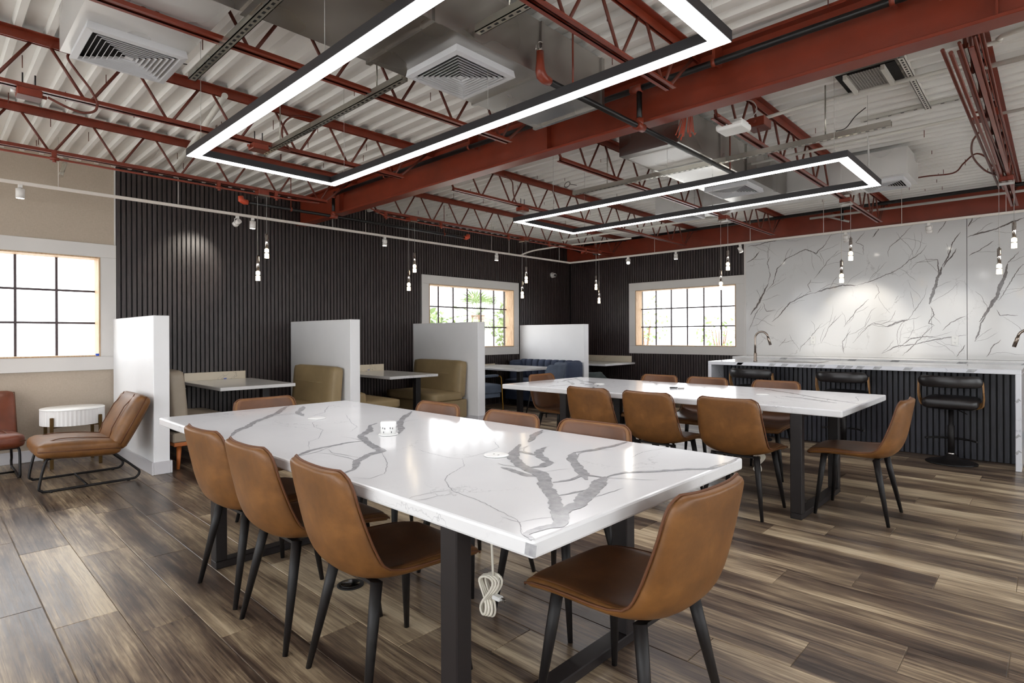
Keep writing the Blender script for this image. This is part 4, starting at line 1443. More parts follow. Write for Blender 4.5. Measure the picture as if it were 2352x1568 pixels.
lab1 = ['tan leather dining chair, farthest of three with backs to the camera at front table', 'tan leather dining chair, middle of three with backs to the camera at front table', 'large tan leather dining chair nearest the camera, back turned, at front table']
c0 = make_chair(lab1[0])
c0.location = (T1N[0][0], T1N[0][1], 0)
c0.rotation_euler = (0, 0, T1N[0][2])
for (x, y, a), l_ in zip(T1N[1:], lab1[1:]):
    dup(c0, (x, y, 0), a, l_)
for (x, y, a, l_) in ((-2.875, 2.045, PI, 'tan leather dining chair across the front table, leftmost of three tops behind it'),
                      (-2.22, 2.04, PI - 0.02, 'tan leather dining chair across the front table, middle of three tops behind it'),
                      (-1.65, 2.045, PI + 0.02, 'tan leather dining chair across the front table, rightmost of three tops behind it'),
                      (-3.775, 1.70, -PI / 2, 'rust-tan leather dining chair tucked at the far left end of front table'),
                      (-1.005, 1.60, PI / 2 - 0.04, 'large tan leather dining chair at the right end of front table'),
                      (-2.81, 4.115, 0.0, 'tan leather dining chair, left of three backs along the rear table'),
                      (-2.255, 4.115, 0.0, 'tan leather dining chair, middle of three backs along the rear table'),
                      (-1.63, 4.11, 0.0, 'tan leather dining chair, right of three backs along the rear table'),
                      (-3.10, 5.285, PI, 'tan leather dining chair behind the rear table, leftmost top by the back window'),
                      (-2.555, 5.27, PI, 'tan leather dining chair behind the rear table, middle of three tops'),
                      (-1.885, 5.27, PI, 'tan leather dining chair behind the rear table, rightmost of three tops before bar stools'),
                      (-3.89, 4.83, -PI / 2, 'tan leather dining chair at the left end of rear table by the blue booth'),
                      (-1.0, 4.545, PI / 2, 'tan leather dining chair standing side-on at the right end of rear table')):
    dup(c0, (x, y, 0), a, l_)

# ================================================================ conference tables
def conf_table(label, x0, x1, y0, y1, legs, veins, seed):
    o = thing('conference_table', label, 'table', ((x0 + x1) / 2, (y0 + y1) / 2, 0))
    cx, cy = (x0 + x1) / 2, (y0 + y1) / 2
    mb = MB().bbox((x0 - cx, y0 - cy, 0.714), (x1 - cx, y1 - cy, 0.76), 0.008, seg=2)
    for i, (w, pts) in enumerate(veins):
        p2 = [(max(x0 + 0.008, min(x1 - 0.008, a)) - cx, max(y0 + 0.008, min(y1 - 0.008, b)) - cy) for a, b in pts]
        ribbon(mb, p2, w * (1.2 if w > 0.01 else 0.65), lambda u, v, e: (u, v, 0.7603 + e), 1, 0.010, 0.5, seed + i, 0.0032, 0.35, 0.9, lambda u, v: abs(u) < (x1 - x0) / 2 - 0.01 and abs(v) < (y1 - y0) / 2 - 0.01)
        # veins that reach an edge run down it
        for (a, b) in (p2[0], p2[-1]):
            if w > 0.02 and b < y0 - cy + 0.03:
                mb.add([(a - w / 2, y0 - cy - 0.0004, 0.722), (a + w * 0.4, y0 - cy - 0.0004, 0.722), (a + w / 2, y0 - cy - 0.0004, 0.752), (a - w * 0.4, y0 - cy - 0.0004, 0.752)], [(0, 1, 2, 3)], 1)
    mb.build('table_top', ['marble_table', 'vein_grey'], o)
    for lx, ya, yb in legs:
        t = MB()
        h = 0.0375
        lx -= cx
        f = MB().bbox((lx - h, ya - cy, 0.04), (lx + h, ya - cy + 0.06, 0.714), 0.004)
        f.build('leg', 'table_leg_metal', o)
        MB().bbox((lx - h, yb - cy - 0.06, 0.04), (lx + h, yb - cy, 0.714), 0.004).build('leg', 'table_leg_metal', o)
        MB().bbox((lx - h, ya - cy, 0.0), (lx + h, yb - cy, 0.04), 0.004).build('foot_bar', 'table_leg_metal', o)
        MB().bbox((lx - h, ya - cy + 0.06, 0.69), (lx + h, yb - cy - 0.06, 0.714), 0.003).build('top_bar', 'table_leg_metal', o)
    return o
T1 = conf_table('large white marble conference table in the foreground with grey branching veins', -3.935, -0.90, 1.012, 2.27, [(-1.285, 1.07, 2.03), (-3.29, 1.10, 2.03)], VT, 500)
V2 = []
for i, (w, pts) in enumerate(VT):
    V2.append((w * 0.75, [(-2.51 - (p[0] + 2.415), 4.75 - (p[1] - 1.64) * 1.0) for p in pts]))
T2 = conf_table('second white marble conference table standing before the bar counter', -4.05, -0.985, 4.09, 5.40, [(-1.268, 4.10, 5.05), (-3.275, 4.10, 5.05)], V2, 900)

# power hubs and cords
o = thing('power_hub', 'raised white round power hub with outlets on front table', 'power outlet', (-2.397, 1.616, 0.76))
MB().lathe([(0.046, 0.0008), (0.05, 0.003), (0.046, 0.006)], (0, 0, 0), 28).build('flange', 'outlet_white', o)
MB().lathe([(0.038, 0.004), (0.039, 0.06), (0.036, 0.066), (0.001, 0.067)], (0, 0, 0), 28).build('body', 'outlet_white', o)
t = MB()
for a in (-2.2, -1.2, -0.2, 0.8):
    for dz in (0.03,):
        for da, hz in ((-0.16, 0.008), (0.16, 0.006), (0.0, -0.012)):
            ang = a + da
            c_, s_ = math.cos(ang), math.sin(ang)
            p = Vector((c_ * 0.0392, s_ * 0.0392, dz + hz))
            tn = Vector((-s_, c_, 0))
            nrm = Vector((c_, s_, 0))
            t.add([(p - tn * 0.0018 + nrm * 0.0004 + Vector((0, 0, -0.004)))[:], (p + tn * 0.0018 + nrm * 0.0004 + Vector((0, 0, -0.004)))[:], (p + tn * 0.0018 + nrm * 0.0004 + Vector((0, 0, 0.004)))[:], (p - tn * 0.0018 + nrm * 0.0004 + Vector((0, 0, 0.004)))[:]], [(0, 1, 2, 3)])
t.build('socket_slots', 'slot_black', o)
def flat_hub(label, x, y, slots):
    o = thing('power_hub', label, 'power outlet', (x, y, 0.76))
    MB().lathe([(0.05, 0.0008), (0.053, 0.003), (0.047, 0.005), (0.001, 0.0052)], (0, 0, 0), 28).build('lid', 'outlet_white', o)
    if slots:
        t = MB()
        for dx in (-0.014, 0.012):
            t.box((dx, -0.006, 0.0053), (dx + 0.005, 0.002, 0.0056))
        t.build('finger_slots', 'slot_black', o)
flat_hub('flat white round power lid with two slots, right of the raised hub', -1.652, 1.633, True)
flat_hub('flat white round power lid left of the raised hub on front table', -3.183, 1.645, False)
flat_hub('flat white round power lid on the left half of the rear table', -3.30, 4.715, False)
flat_hub('flat white round power lid on the right half of the rear table', -1.72, 4.75, False)
o = thing('small_item', 'small dark tool lying on the rear table', 'item', (-2.49, 4.79, 0.76), 0.5)  # dark bar and grey block, one small object
MB().bbox((-0.07, -0.008, 0.001), (0.0, 0.008, 0.014), 0.003).build('handle', 'black_metal', o)
MB().bbox((0.0, -0.018, 0.001), (0.06, 0.014, 0.012), 0.003).build('head', 'cable_grey', o)
def coil_cord(label, x, y, ztop, zmid, h, plug=True, box=False):
    o = thing('extension_cord', label, 'cord', (x, y, 0))
    rr = h * 0.28
    if box:
        MB().bbox((-0.022, -0.02, ztop - 0.09), (0.022, 0.02, ztop), 0.004).build('power_box', 'outlet_white', o)
        ztop -= 0.09
    MB().tube(smooth_path([(0.0, 0, ztop), (0.004, 0, (ztop + zmid) / 2), (0.012, 0, zmid)], 5), 0.0042, 8).build('lead', 'cord_white', o)
    t = MB()
    for k in range(5):
        a_, b_ = 0.020 + 0.004 * (k % 3), 0.5 * h * (0.92 + 0.03 * k)
        dx, dy = (-0.008 + 0.004 * k), 0.006 * (k - 2)
        pts = []
        for i in range(28):
            th = 2 * PI * i / 28
            # figure-eight bundle, narrow at the waist
            zz = math.cos(th)
            ww = a_ * math.sin(2 * th) * 1.15 + 0.010 * math.sin(th)
            pts.append((dx + ww - 0.02 * (1 - zz) * 0.5, dy + 0.004 * math.sin(3 * th), zmid - 0.5 * h + zz * b_))
        t.tube(pts, 0.0045, 7, closed=True)
    t.build('coil', 'cord_white', o)
    if plug:
        t = MB().bbox((0.016, -0.014, zmid - 0.52 * h), (0.052, 0.012, zmid - 0.42 * h), 0.004)
        t.build('plug', 'outlet_white', o)
        t = MB()
        for dz in (-0.51, -0.455):
            t.box((0.052, -0.004, zmid + dz * h), (0.072, 0.002, zmid + dz * h + 0.003))
        t.build('prongs', 'chrome', o)
    return o
coil_cord('white coiled power cord with plug hanging under the front table', -1.395, 1.35, 0.712, 0.435, 0.145)
coil_cord('white box and coiled cord hanging under the rear table', -1.70, 4.62, 0.712, 0.30, 0.14, False, True)
tag(MB().tube(smooth_path([(-2.40, 1.62, 0.712), (-2.39, 1.63, 0.55), (-2.41, 1.66, 0.42), (-2.38, 1.64, 0.44), (-2.39, 1.63, 0.50)], 6), 0.0042, 8).build('extension_cord', 'cord_white'), 'short white cord under the raised power hub', 'cord')
o = thing('floor_outlet', 'round black floor outlet cover under the front table', 'floor outlet', (-2.564, 1.501, 0.0))
MB().lathe([(0.066, 0.0005), (0.066, 0.004), (0.05, 0.007), (0.001, 0.007)], (0, 0, 0), 28).build('cover', 'black_metal', o)
MB().lathe([(0.05, 0.0072), (0.045, 0.009), (0.001, 0.009)], (0, 0, 0), 28).build('lid', 'lens_black', o)

# ================================================================ half-height partitions
def partition(label, y0, y1):
    o = thing('partition_wall', label, 'partition', (0, 0, 0))
    MB().bbox((XW + 0.016, y0, 0), (-5.90, y1, 1.447), 0.004).build('wall_body', 'white_paint', o)
    e = 0.018
    MB().bbox((XW + 0.016, y0 - e, 0), (-5.90 + e, y0, 0.115), 0.004).build('baseboard', 'baseboard_white', o)
    MB().bbox((XW + 0.016, y1, 0), (-5.90 + e, y1 + e, 0.115), 0.004).build('baseboard', 'baseboard_white', o)
    MB().bbox((-5.90, y0, 0), (-5.90 + e, y1, 0.115), 0.004).build('baseboard', 'baseboard_white', o)
partition('white half-height partition beside the tan lounge chair', 1.475, 1.605)
partition('white half-height partition between the first and second khaki booths', 3.465, 3.592)
partition('white half-height partition in front of the palm window', 5.478, 5.615)
partition('white half-height partition behind the blue sofa near the room corner', 7.985, 8.118)

# ================================================================ booth tables and benches
def booth_table(label, x0, x1, y0, y1, leg, splash, z=0.728, mat='marble_booth'):
    o = thing('booth_table', label, 'table', (0, 0, 0))
    MB().bbox((x0, y0, z - 0.036), (x1, y1, z), 0.004).build('table_top', mat, o)
    a, b = splash
    MB().bbox(a, b, 0.002).build('upstand', 'marble_cream', o)
    lx, ly = leg
    MB().bbox((lx - 0.038, ly - 0.038, 0.012), (lx + 0.038, ly + 0.038, z - 0.036), 0.003).build('leg', 'black_metal', o)
    MB().bbox((lx - 0.16, ly - 0.2, 0.0), (lx + 0.16, ly + 0.2, 0.012), 0.003).build('foot_plate', 'black_metal', o)
    return o
ba = booth_table('small marble booth table against the slats in the first booth', -7.40, -6.16, 2.135, 2.93, (-6.29, 2.64), ((-7.405, 2.16, 0.728), (-7.385, 2.86, 0.823)))
MB().box((-7.384, 2.60, 0.732), (-7.381, 2.63, 0.742)).build('tape_mark', 'blue_tape', ba)
ba['label'] = 'small marble booth table against the slats in the first booth'
bb = booth_table('small marble booth table with upstand in the second booth', -7.40, -6.16, 4.18, 4.97, (-6.26, 4.68), ((-7.405, 4.2, 0.728), (-7.385, 4.905, 0.828)))
MB().box((-7.384, 4.62, 0.745), (-7.381, 4.65, 0.753)).build('tape_mark', 'blue_tape', bb)
booth_table('grey marble table in the blue booth', -7.40, -6.0, 6.42, 7.3, (-6.10, 6.56), ((-7.405, 6.45, 0.728), (-7.385, 7.28, 0.742)))
booth_table('pale marble corner table beyond the last partition', -6.98, -5.85, 8.55, 9.56, (-6.35, 8.75), ((-6.96, YB - 0.035, 0.728), (-5.93, YB - 0.017, 0.848)), 0.728, 'marble_booth')

def bench(label, x0, x1, y_back, s, mat, legs='plinth', zb=0.845, zs=0.455, dp=0.56, bt=0.15):
    """s = +1: the seat faces +Y, backrest at y_back"""
    o = thing('booth_bench', label, 'bench', ((x0 + x1) / 2, y_back, 0), 0 if s > 0 else PI)
    w = (x1 - x0) / 2
    rot = Matrix.Rotation(math.radians(5), 3, 'X')
    t = MB().pad((0, bt * 0.62, (zs + zb) / 2 - 0.02), (w - 0.03, bt / 2, (zb - zs) / 2 + 0.07), 0.045, 9, (0, 0.012, 0.004), mat3=rot)
    bk = t.build('backrest', mat, o)
    t = MB().tube([(-w * 0.6, bt * 1.12 + 0.03, zb - 0.135), (w * 0.6, bt * 1.12 + 0.03, zb - 0.135)], 0.004, 6)
    t.build('seam', mat, bk)
    MB().pad((0, bt + (dp - bt) / 2 + 0.02, zs - 0.055), (w, (dp - bt) / 2 + 0.05, 0.06), 0.035, 8, (0, 0.0, 0.012)).build('seat_cushion', mat, o)
    if legs == 'plinth':
        MB().bbox((-w + 0.02, 0.03, 0.09), (w - 0.02, dp, zs - 0.11), 0.01).build('base', mat, o)
        MB().box((-w + 0.05, 0.06, 0.0), (w - 0.05, dp - 0.05, 0.09)).build('plinth', 'black_metal', o)
    else:
        MB().bbox((-w + 0.01, 0.03, zs - 0.20), (w - 0.01, dp + 0.02, zs - 0.11), 0.012).build('base', mat, o)
        MB().bbox((-w + 0.01, 0.04, zs - 0.235), (w - 0.01, dp + 0.02, zs - 0.20), 0.005).build('wood_rail', 'orange_wood', o)
        for sx_ in (-1, 1):
            for yy in (0.1, dp - 0.06):
                MB().tube([(sx_ * (w - 0.08), yy, zs - 0.235), (sx_ * (w - 0.04), yy + (0.02 if yy > 0.2 else -0.02), 0.0)], [0.024, 0.014], 10).build('leg', 'orange_wood', o)
    return o
bench('greige settee with orange wood legs behind the first partition', -7.0, -5.94, 1.615, 1, 'greige_vinyl', 'wood', 0.88)
bench('khaki booth bench with a creased back, against the second partition', -7.06, -5.98, 3.455, -1, 'khaki_vinyl')
bench('low khaki booth bench seat just past the second partition', -7.1, -6.0, 3.605, 1, 'khaki_vinyl', 'plinth', 0.52)
bench('khaki booth bench with deep seat, against the third partition', -7.24, -6.07, 5.468, -1, 'khaki_vinyl')

# blue channel-tufted sofa
o = thing('blue_sofa', 'navy channel-tufted sofa against the last partition', 'sofa', (-6.6, 7.975, 0), PI)
t = MB()
n = 9
for k in range(n):
    x = -0.68 + 1.36 * (k + 0.5) / n
    c_ = MB().pad((x, 0.09, 0.62), (1.36 / n / 2 + 0.004, 0.075, 0.195), 0.05, 6, (0, 0.012, 0.0))
    c_.build('back_channel', 'navy_fabric', o)
for s_ in (-1, 1):
    MB().pad((s_ * 0.66, 0.22, 0.58), (0.055, 0.2, 0.22), 0.05, 6, (0.008, 0, 0)).build('wing', 'navy_fabric', o)
MB().pad((0, 0.34, 0.40), (0.64, 0.28, 0.075), 0.045, 8, (0, 0, 0.012)).build('seat_cushion', 'navy_fabric', o)
MB().bbox((-0.65, 0.03, 0.10), (0.65, 0.58, 0.33), 0.012).build('base', 'navy_fabric', o)
MB().box((-0.6, 0.08, 0.0), (0.6, 0.52, 0.10)).build('plinth', 'black_metal', o)
o = tag(MB().pad((0, 0, 0), (0.17, 0.06, 0.16), 0.055, 8, (0, 0.02, 0), mat3=Matrix.Rotation(math.radians(-22), 3, 'X')).build('throw_pillow', 'slate_fabric', None, (-6.15, 7.66, 0.63)), 'blue-grey throw pillow leaning on the navy sofa', 'pillow')

# blue armchair with gold arms
o = thing('armchair', 'slate blue armchair with gold arm supports beside the third partition', 'chair', (-6.71, 6.22, 0), 0.0)
MB().pad((0, 0.02, 0.40), (0.27, 0.28, 0.075), 0.035, 8, (0, 0, 0.012)).build('seat_cushion', 'slate_fabric', o)
MB().bbox((-0.25, -0.24, 0.26), (0.25, 0.27, 0.33), 0.01).build('seat_base', 'slate_fabric', o)
MB().pad((0, -0.25, 0.64), (0.25, 0.05, 0.20), 0.045, 8, (0, 0.015, 0), mat3=Matrix.Rotation(math.radians(8), 3, 'X')).build('backrest', 'slate_fabric', o)
for s_ in (-1, 1):
    MB().pad((s_ * 0.285, -0.02, 0.615), (0.026, 0.20, 0.022), 0.02, 5).build('arm_pad', 'slate_fabric', o)
    MB().tube(smooth_path([(s_ * 0.285, -0.20, 0.60), (s_ * 0.285, 0.19, 0.605), (s_ * 0.285, 0.235, 0.585), (s_ * 0.285, 0.255, 0.53), (s_ * 0.28, 0.30, 0.0)], 5), 0.010, 8).build('gold_leg', 'gold', o)
    MB().tube([(s_ * 0.27, -0.24, 0.5), (s_ * 0.25, -0.30, 0.0)], [0.013, 0.009], 8).build('leg', 'black_metal', o)
tag(MB().pad((0, 0, 0), (0.19, 0.055, 0.17), 0.05, 8, (0, 0.02, 0), mat3=Matrix.Rotation(math.radians(-16), 3, 'X')).build('throw_pillow', 'slate_fabric', None, (-6.72, 6.03, 0.62)), 'grey throw pillow on the blue armchair', 'pillow')

def shell_chair(label, loc, rz, mat, top=0.80, sc=1.0):
    o = thing('shell_chair', label, 'chair', loc, rz)
    k = (top - 0.44) / (0.815 - 0.44)
    rows = [(y * sc, 0.44 + (z - 0.44) * k if z > 0.44 else z, hw * 1.05 * sc, l_ * 1.9) for y, z, hw, l_ in CH]
    mb = MB()
    solid_shell(mb, shell_points(rows, 20, 11), 0.034)
    link('seat_shell', subsurf_mesh(mb, 'seat_shell', mat), o)
    for sx_ in (-1, 1):
        for sy_ in (-1, 1):
            MB().tube([(sx_ * 0.14, sy_ * 0.14, 0.42), (sx_ * 0.21, sy_ * 0.21, 0.0)], [0.014, 0.009], 8).build('leg', 'black_metal', o)
    return o
shell_chair('blue-grey fabric shell chair between rear table and blue booth', (-5.82, 6.83, 0), PI / 2, 'slate_fabric', 0.80)
shell_chair('low sage grey chair half hidden by the last partition', (-6.0, 8.50, 0), 0.15, 'sage_fabric', 0.60)

# ================================================================ lounge corner
def lounge(label, loc, rz, mat):
    o = thing('lounge_chair', label, 'chair', loc, rz)
    # faces +Y
    t = MB().pad((0, 0.045, 0.322), (0.325, 0.285, 0.062), 0.045, 12, (0.0, 0.012, 0.026), mat3=Matrix.Rotation(math.radians(4), 3, 'X'))
    sc_ = t.build('seat_cushion', mat, o)
    t = MB()
    for sx_ in (-1, 1):
        t.tube(smooth_path([(sx_ * 0.19, -0.20, 0.375), (sx_ * 0.195, 0.0, 0.404), (sx_ * 0.20, 0.2, 0.412), (sx_ * 0.25, 0.315, 0.36)], 5), 0.004, 6)
    t.tube([(-0.322, -0.23, 0.30), (-0.325, 0.325, 0.338), (0.325, 0.325, 0.338), (0.322, -0.23, 0.30)], 0.005, 6)
    t.build('seam', 'bottom_seam', sc_)
    rot = Matrix.Rotation(math.radians(27), 3, 'X')
    cb_ = Vector((0, -0.315, 0.508))
    t = MB().pad(cb_, (0.315, 0.062, 0.242), 0.045, 12, (0, 0.03, 0.006), mat3=rot)
    bk = t.build('backrest', mat, o)
    t = MB()
    for sx_ in (-1, 1):
        pts = [rot @ Vector((sx_ * 0.185, 0.090 if abs(z) < 0.15 else 0.066, z)) + cb_ for z in (-0.19, -0.1, 0.0, 0.1, 0.19, 0.228)]
        t.tube(pts, 0.004, 6)
    pts = [rot @ Vector((x_, 0.0, z_)) + cb_ for x_, z_ in ((-0.318, -0.2), (-0.318, 0.235), (0.318, 0.235), (0.318, -0.2))]
    t.tube(pts, 0.005, 6)
    t.build('seam', 'bottom_seam', bk)
    for sx_ in (-1, 1):
        x = sx_ * 0.288
        p = [(x * 0.93, 0.24, 0.27), (x, 0.275, 0.25), (x, 0.315, 0.06), (x, 0.30, 0.024), (x, 0.26, 0.014), (x, 0.0, 0.014), (x, -0.29, 0.014), (x, -0.345, 0.022), (x, -0.37, 0.06), (x, -0.34, 0.105), (x * 0.93, -0.17, 0.27)]
        MB().tube(smooth_path(p, 4), 0.0105, 9).build('sled_leg', 'black_metal', o)
        for yy in (0.24, -0.29):
            MB().cyl((x, yy, 0.0), (x, yy, 0.012), 0.012, 8).build('glide', 'black_metal', o)
    MB().tube([(-0.288, 0.0, 0.016), (0.288, 0.0, 0.016)], 0.009, 8).build('cross_bar', 'black_metal', o)
    MB().box((-0.27, -0.2, 0.262), (0.27, 0.26, 0.272)).build('seat_pan', 'black_metal', o)
    return o
lounge('tan leather armless lounge chair with black sled base beside the partition', (-6.135, 0.98, 0), PI, 'tan_leather')
lounge('rust leather lounge chair cut by the left edge of the room view', (-6.93, 0.335, 0), -PI / 2, 'rust_leather')
o = thing('side_table', 'white fluted drum side table on bronze legs by the beige wall', 'side table', (-7.06, 1.065, 0))
R_ = 0.255
n = 96
prof = []
mb = MB()
vs, fs = [], []
for z in (0.40, 0.545):
    for j in range(n):
        a = 2 * PI * j / n
        r = R_ + (0.0035 if j % 2 else 0.0)
        vs.append((math.cos(a) * r, math.sin(a) * r, z))
for j in range(n):
    fs.append((j, (j + 1) % n, n + (j + 1) % n, n + j))
mb.add(vs, fs)
mb.add([(math.cos(2 * PI * j / n) * R_, math.sin(2 * PI * j / n) * R_, 0.401) for j in range(n)], [tuple(range(n - 1, -1, -1))])
mb.build('fluted_drum', 'fluted_white', o)
MB().lathe([(0.001, 0.545), (R_ + 0.004, 0.545), (R_ + 0.006, 0.552), (R_ + 0.002, 0.558), (0.001, 0.558)], (0, 0, 0), 60).build('top', 'outlet_white', o)
for a in (45, 135, 225, 315):
    c_, s_ = math.cos(math.radians(a)), math.sin(math.radians(a))
    x, y = c_ * (R_ + 0.014), s_ * (R_ + 0.014)
    MB().bbox((x - 0.014, y - 0.014, 0.0), (x + 0.014, y + 0.014, 0.485), 0.003).build('leg', 'bronze_leg', o)
MB().bar((-0.18, -0.18, 0.39), (0.18, 0.18, 0.39), 0.02, 0.014).bar((-0.18, 0.18, 0.39), (0.18, -0.18, 0.39), 0.02, 0.014).build('cross_brace', 'bronze_leg', o)

# ================================================================ bar island, back counter, stools
o = thing('bar_island', 'marble waterfall bar island with dark slatted front', 'counter', (0, 0, 0))
IX0, IX1, IY0, IY1 = -3.155, -0.218, 6.87, 7.95
mb = MB().bbox((IX0, IY0, 0.878), (IX1, IY1, 0.92), 0.003)
rg = random.Random(11)
for k in range(14):
    x, y = rg.uniform(IX0 + 0.1, IX1 - 0.3), rg.uniform(IY0, IY1 - 0.3)
    pts = [(x, y)]
    for q in range(4):
        x += rg.uniform(0.05, 0.18); y += rg.uniform(0.02, 0.15)
        pts.append((min(x, IX1 - 0.01), min(y, IY1 - 0.01)))
    ribbon(mb, pts, rg.uniform(0.006, 0.03), lambda u, v, e: (u, v, 0.9203 + e), 1, 0.03, 0.5, 60 + k)
    mb.add([(pts[0][0], IY0 - 0.0004, 0.884), (pts[0][0] + 0.06, IY0 - 0.0004, 0.884), (pts[0][0] + 0.09, IY0 - 0.0004, 0.914), (pts[0][0] + 0.02, IY0 - 0.0004, 0.914)], [(0, 1, 2, 3)], 1)
mb.build('counter_slab', ['marble_counter', 'vein_grey'], o)
MB().bbox((IX0, IY0, 0), (IX0 + 0.042, IY1, 0.878), 0.003).build('waterfall_leg', 'marble_counter', o)
mb = MB().bbox((IX1 - 0.042, IY0, 0), (IX1, IY1, 0.878), 0.003)
for z in (0.15, 0.3, 0.62):
    ribbon(mb, [(IX1 - 0.04, z), (IX1 - 0.02, z + 0.03), (IX1 - 0.003, z + 0.02)], 0.02, lambda u, v, e: (u, IY0 - 0.0004 - e, v), 1, 0.01, 0.4, int(z * 100))
mb.build('waterfall_leg', ['marble_counter', 'vein_grey'], o)
MB().box((IX0 + 0.042, 7.25, 0), (IX1 - 0.042, IY1 - 0.02, 0.878)).build('body', 'slat_backing', o)
x = IX0 + 0.072
while x < IX1 - 0.06:
    slat(o, x, 7.25, 0.004, 0.874, 'x', 'slat_island')
    x += SP
MB().bbox((-2.55, 7.2, 0.9205), (-1.98, 7.62, 0.9225), 0.001).build('sink_rim', 'nickel', o)
MB().box((-2.53, 7.22, 0.9226), (-2.0, 7.60, 0.923)).build('sink_basin', 'lens_black', o)
def faucet(label, x, y, z, ang):
    o = thing('faucet', label, 'faucet', (x, y, z), ang)
    MB().lathe([(0.024, 0), (0.024, 0.012), (0.019, 0.02), (0.019, 0.10), (0.013, 0.11)], (0, 0, 0), 18).build('base', 'nickel', o)
    p = [(0, 0, 0.10), (0, 0, 0.22), (0, 0, 0.29)] + arc((0.075, 0, 0.29), 0.075, 180, 8, 10)[1:]
    MB().tube(p, 0.0115, 12).build('spout', 'nickel', o)
    e = Vector(p[-1])
    d = (Vector(p[-1]) - Vector(p[-2])).normalized()
    MB().tube([e, e + d * 0.02, e + d * 0.10], [0.0125, 0.0155, 0.0155], 12).build('spray_head', 'nickel', o)
    MB().tube([(0, 0.015, 0.06), (-0.01, 0.05, 0.06)], 0.010, 10).build('handle_hub', 'nickel', o)
    MB().tube([(-0.01, 0.045, 0.06), (-0.03, 0.06, 0.12)], 0.005, 8).build('lever', 'nickel', o)
    return o
faucet('brushed nickel gooseneck faucet on the island left end', -2.665, 7.12, 0.92, 0.05)
faucet('brushed nickel faucet spout at the right edge of the view', -0.10, 7.12, 0.92, PI)
tag(MB().bbox((IX0 - 0.008, 7.0, 0.80), (IX0, 7.07, 0.855), 0.002).build('wall_outlet', 'outlet_white'), 'white outlet on the left end of the marble island', 'outlet')

o = thing('back_counter', 'long white marble back counter on brown cabinets under the marble wall', 'counter', (0, 0, 0))
mb = MB().bbox((-3.70, 8.93, 0.868), (XR - 0.05, 9.566, 0.908), 0.003)
for k, x in enumerate((-3.0, -2.1, -1.6, -0.9, -0.3)):
    mb.add([(x, 8.9296, 0.872), (x + 0.10, 8.9296, 0.872), (x + 0.13, 8.9296, 0.904), (x + 0.04, 8.9296, 0.904)], [(0, 1, 2, 3)], 1)
mb.build('counter_slab', ['marble_table', 'vein_grey'], o)
x = -3.66
while x < 0.9:
    c_ = MB().box((x, 8.97, 0.10), (x + 0.598, 9.566, 0.868)).build('cabinet', 'cabinet_wood', o)
    MB().bbox((x + 0.004, 8.95, 0.12), (x + 0.594, 8.97, 0.86), 0.002).build('cabinet_door', 'cabinet_wood', c_)
    MB().box((x + 0.54, 8.935, 0.68), (x + 0.552, 8.95, 0.82)).build('handle', 'black_metal', c_)
    x += 0.60
MB().box((-3.64, 9.02, 0.0), (0.9, 9.56, 0.10)).build('plinth', 'black_metal', o)

def outlet(label, x, z):
    o = thing('wall_outlet', label, 'outlet', (x, YB - 0.018, z))
    MB().bbox((-0.037, -0.006, -0.06), (0.037, 0, 0.06), 0.003).build('plate', 'outlet_white', o)
    t = MB()
    for dz in (-0.03, 0.03):
        for dx in (-0.009, 0.006):
            t.box((dx, -0.0066, dz), (dx + 0.003, -0.006, dz + 0.011))
        t.box((-0.002, -0.0066, dz - 0.011), (0.003, -0.006, dz - 0.006))
    t.build('slots', 'slot_black', o)
outlet('white wall outlet on the marble, nearer the faucet', -2.70, 1.16)
outlet('white wall outlet on the marble, beside the slab joint', -0.962, 1.16)

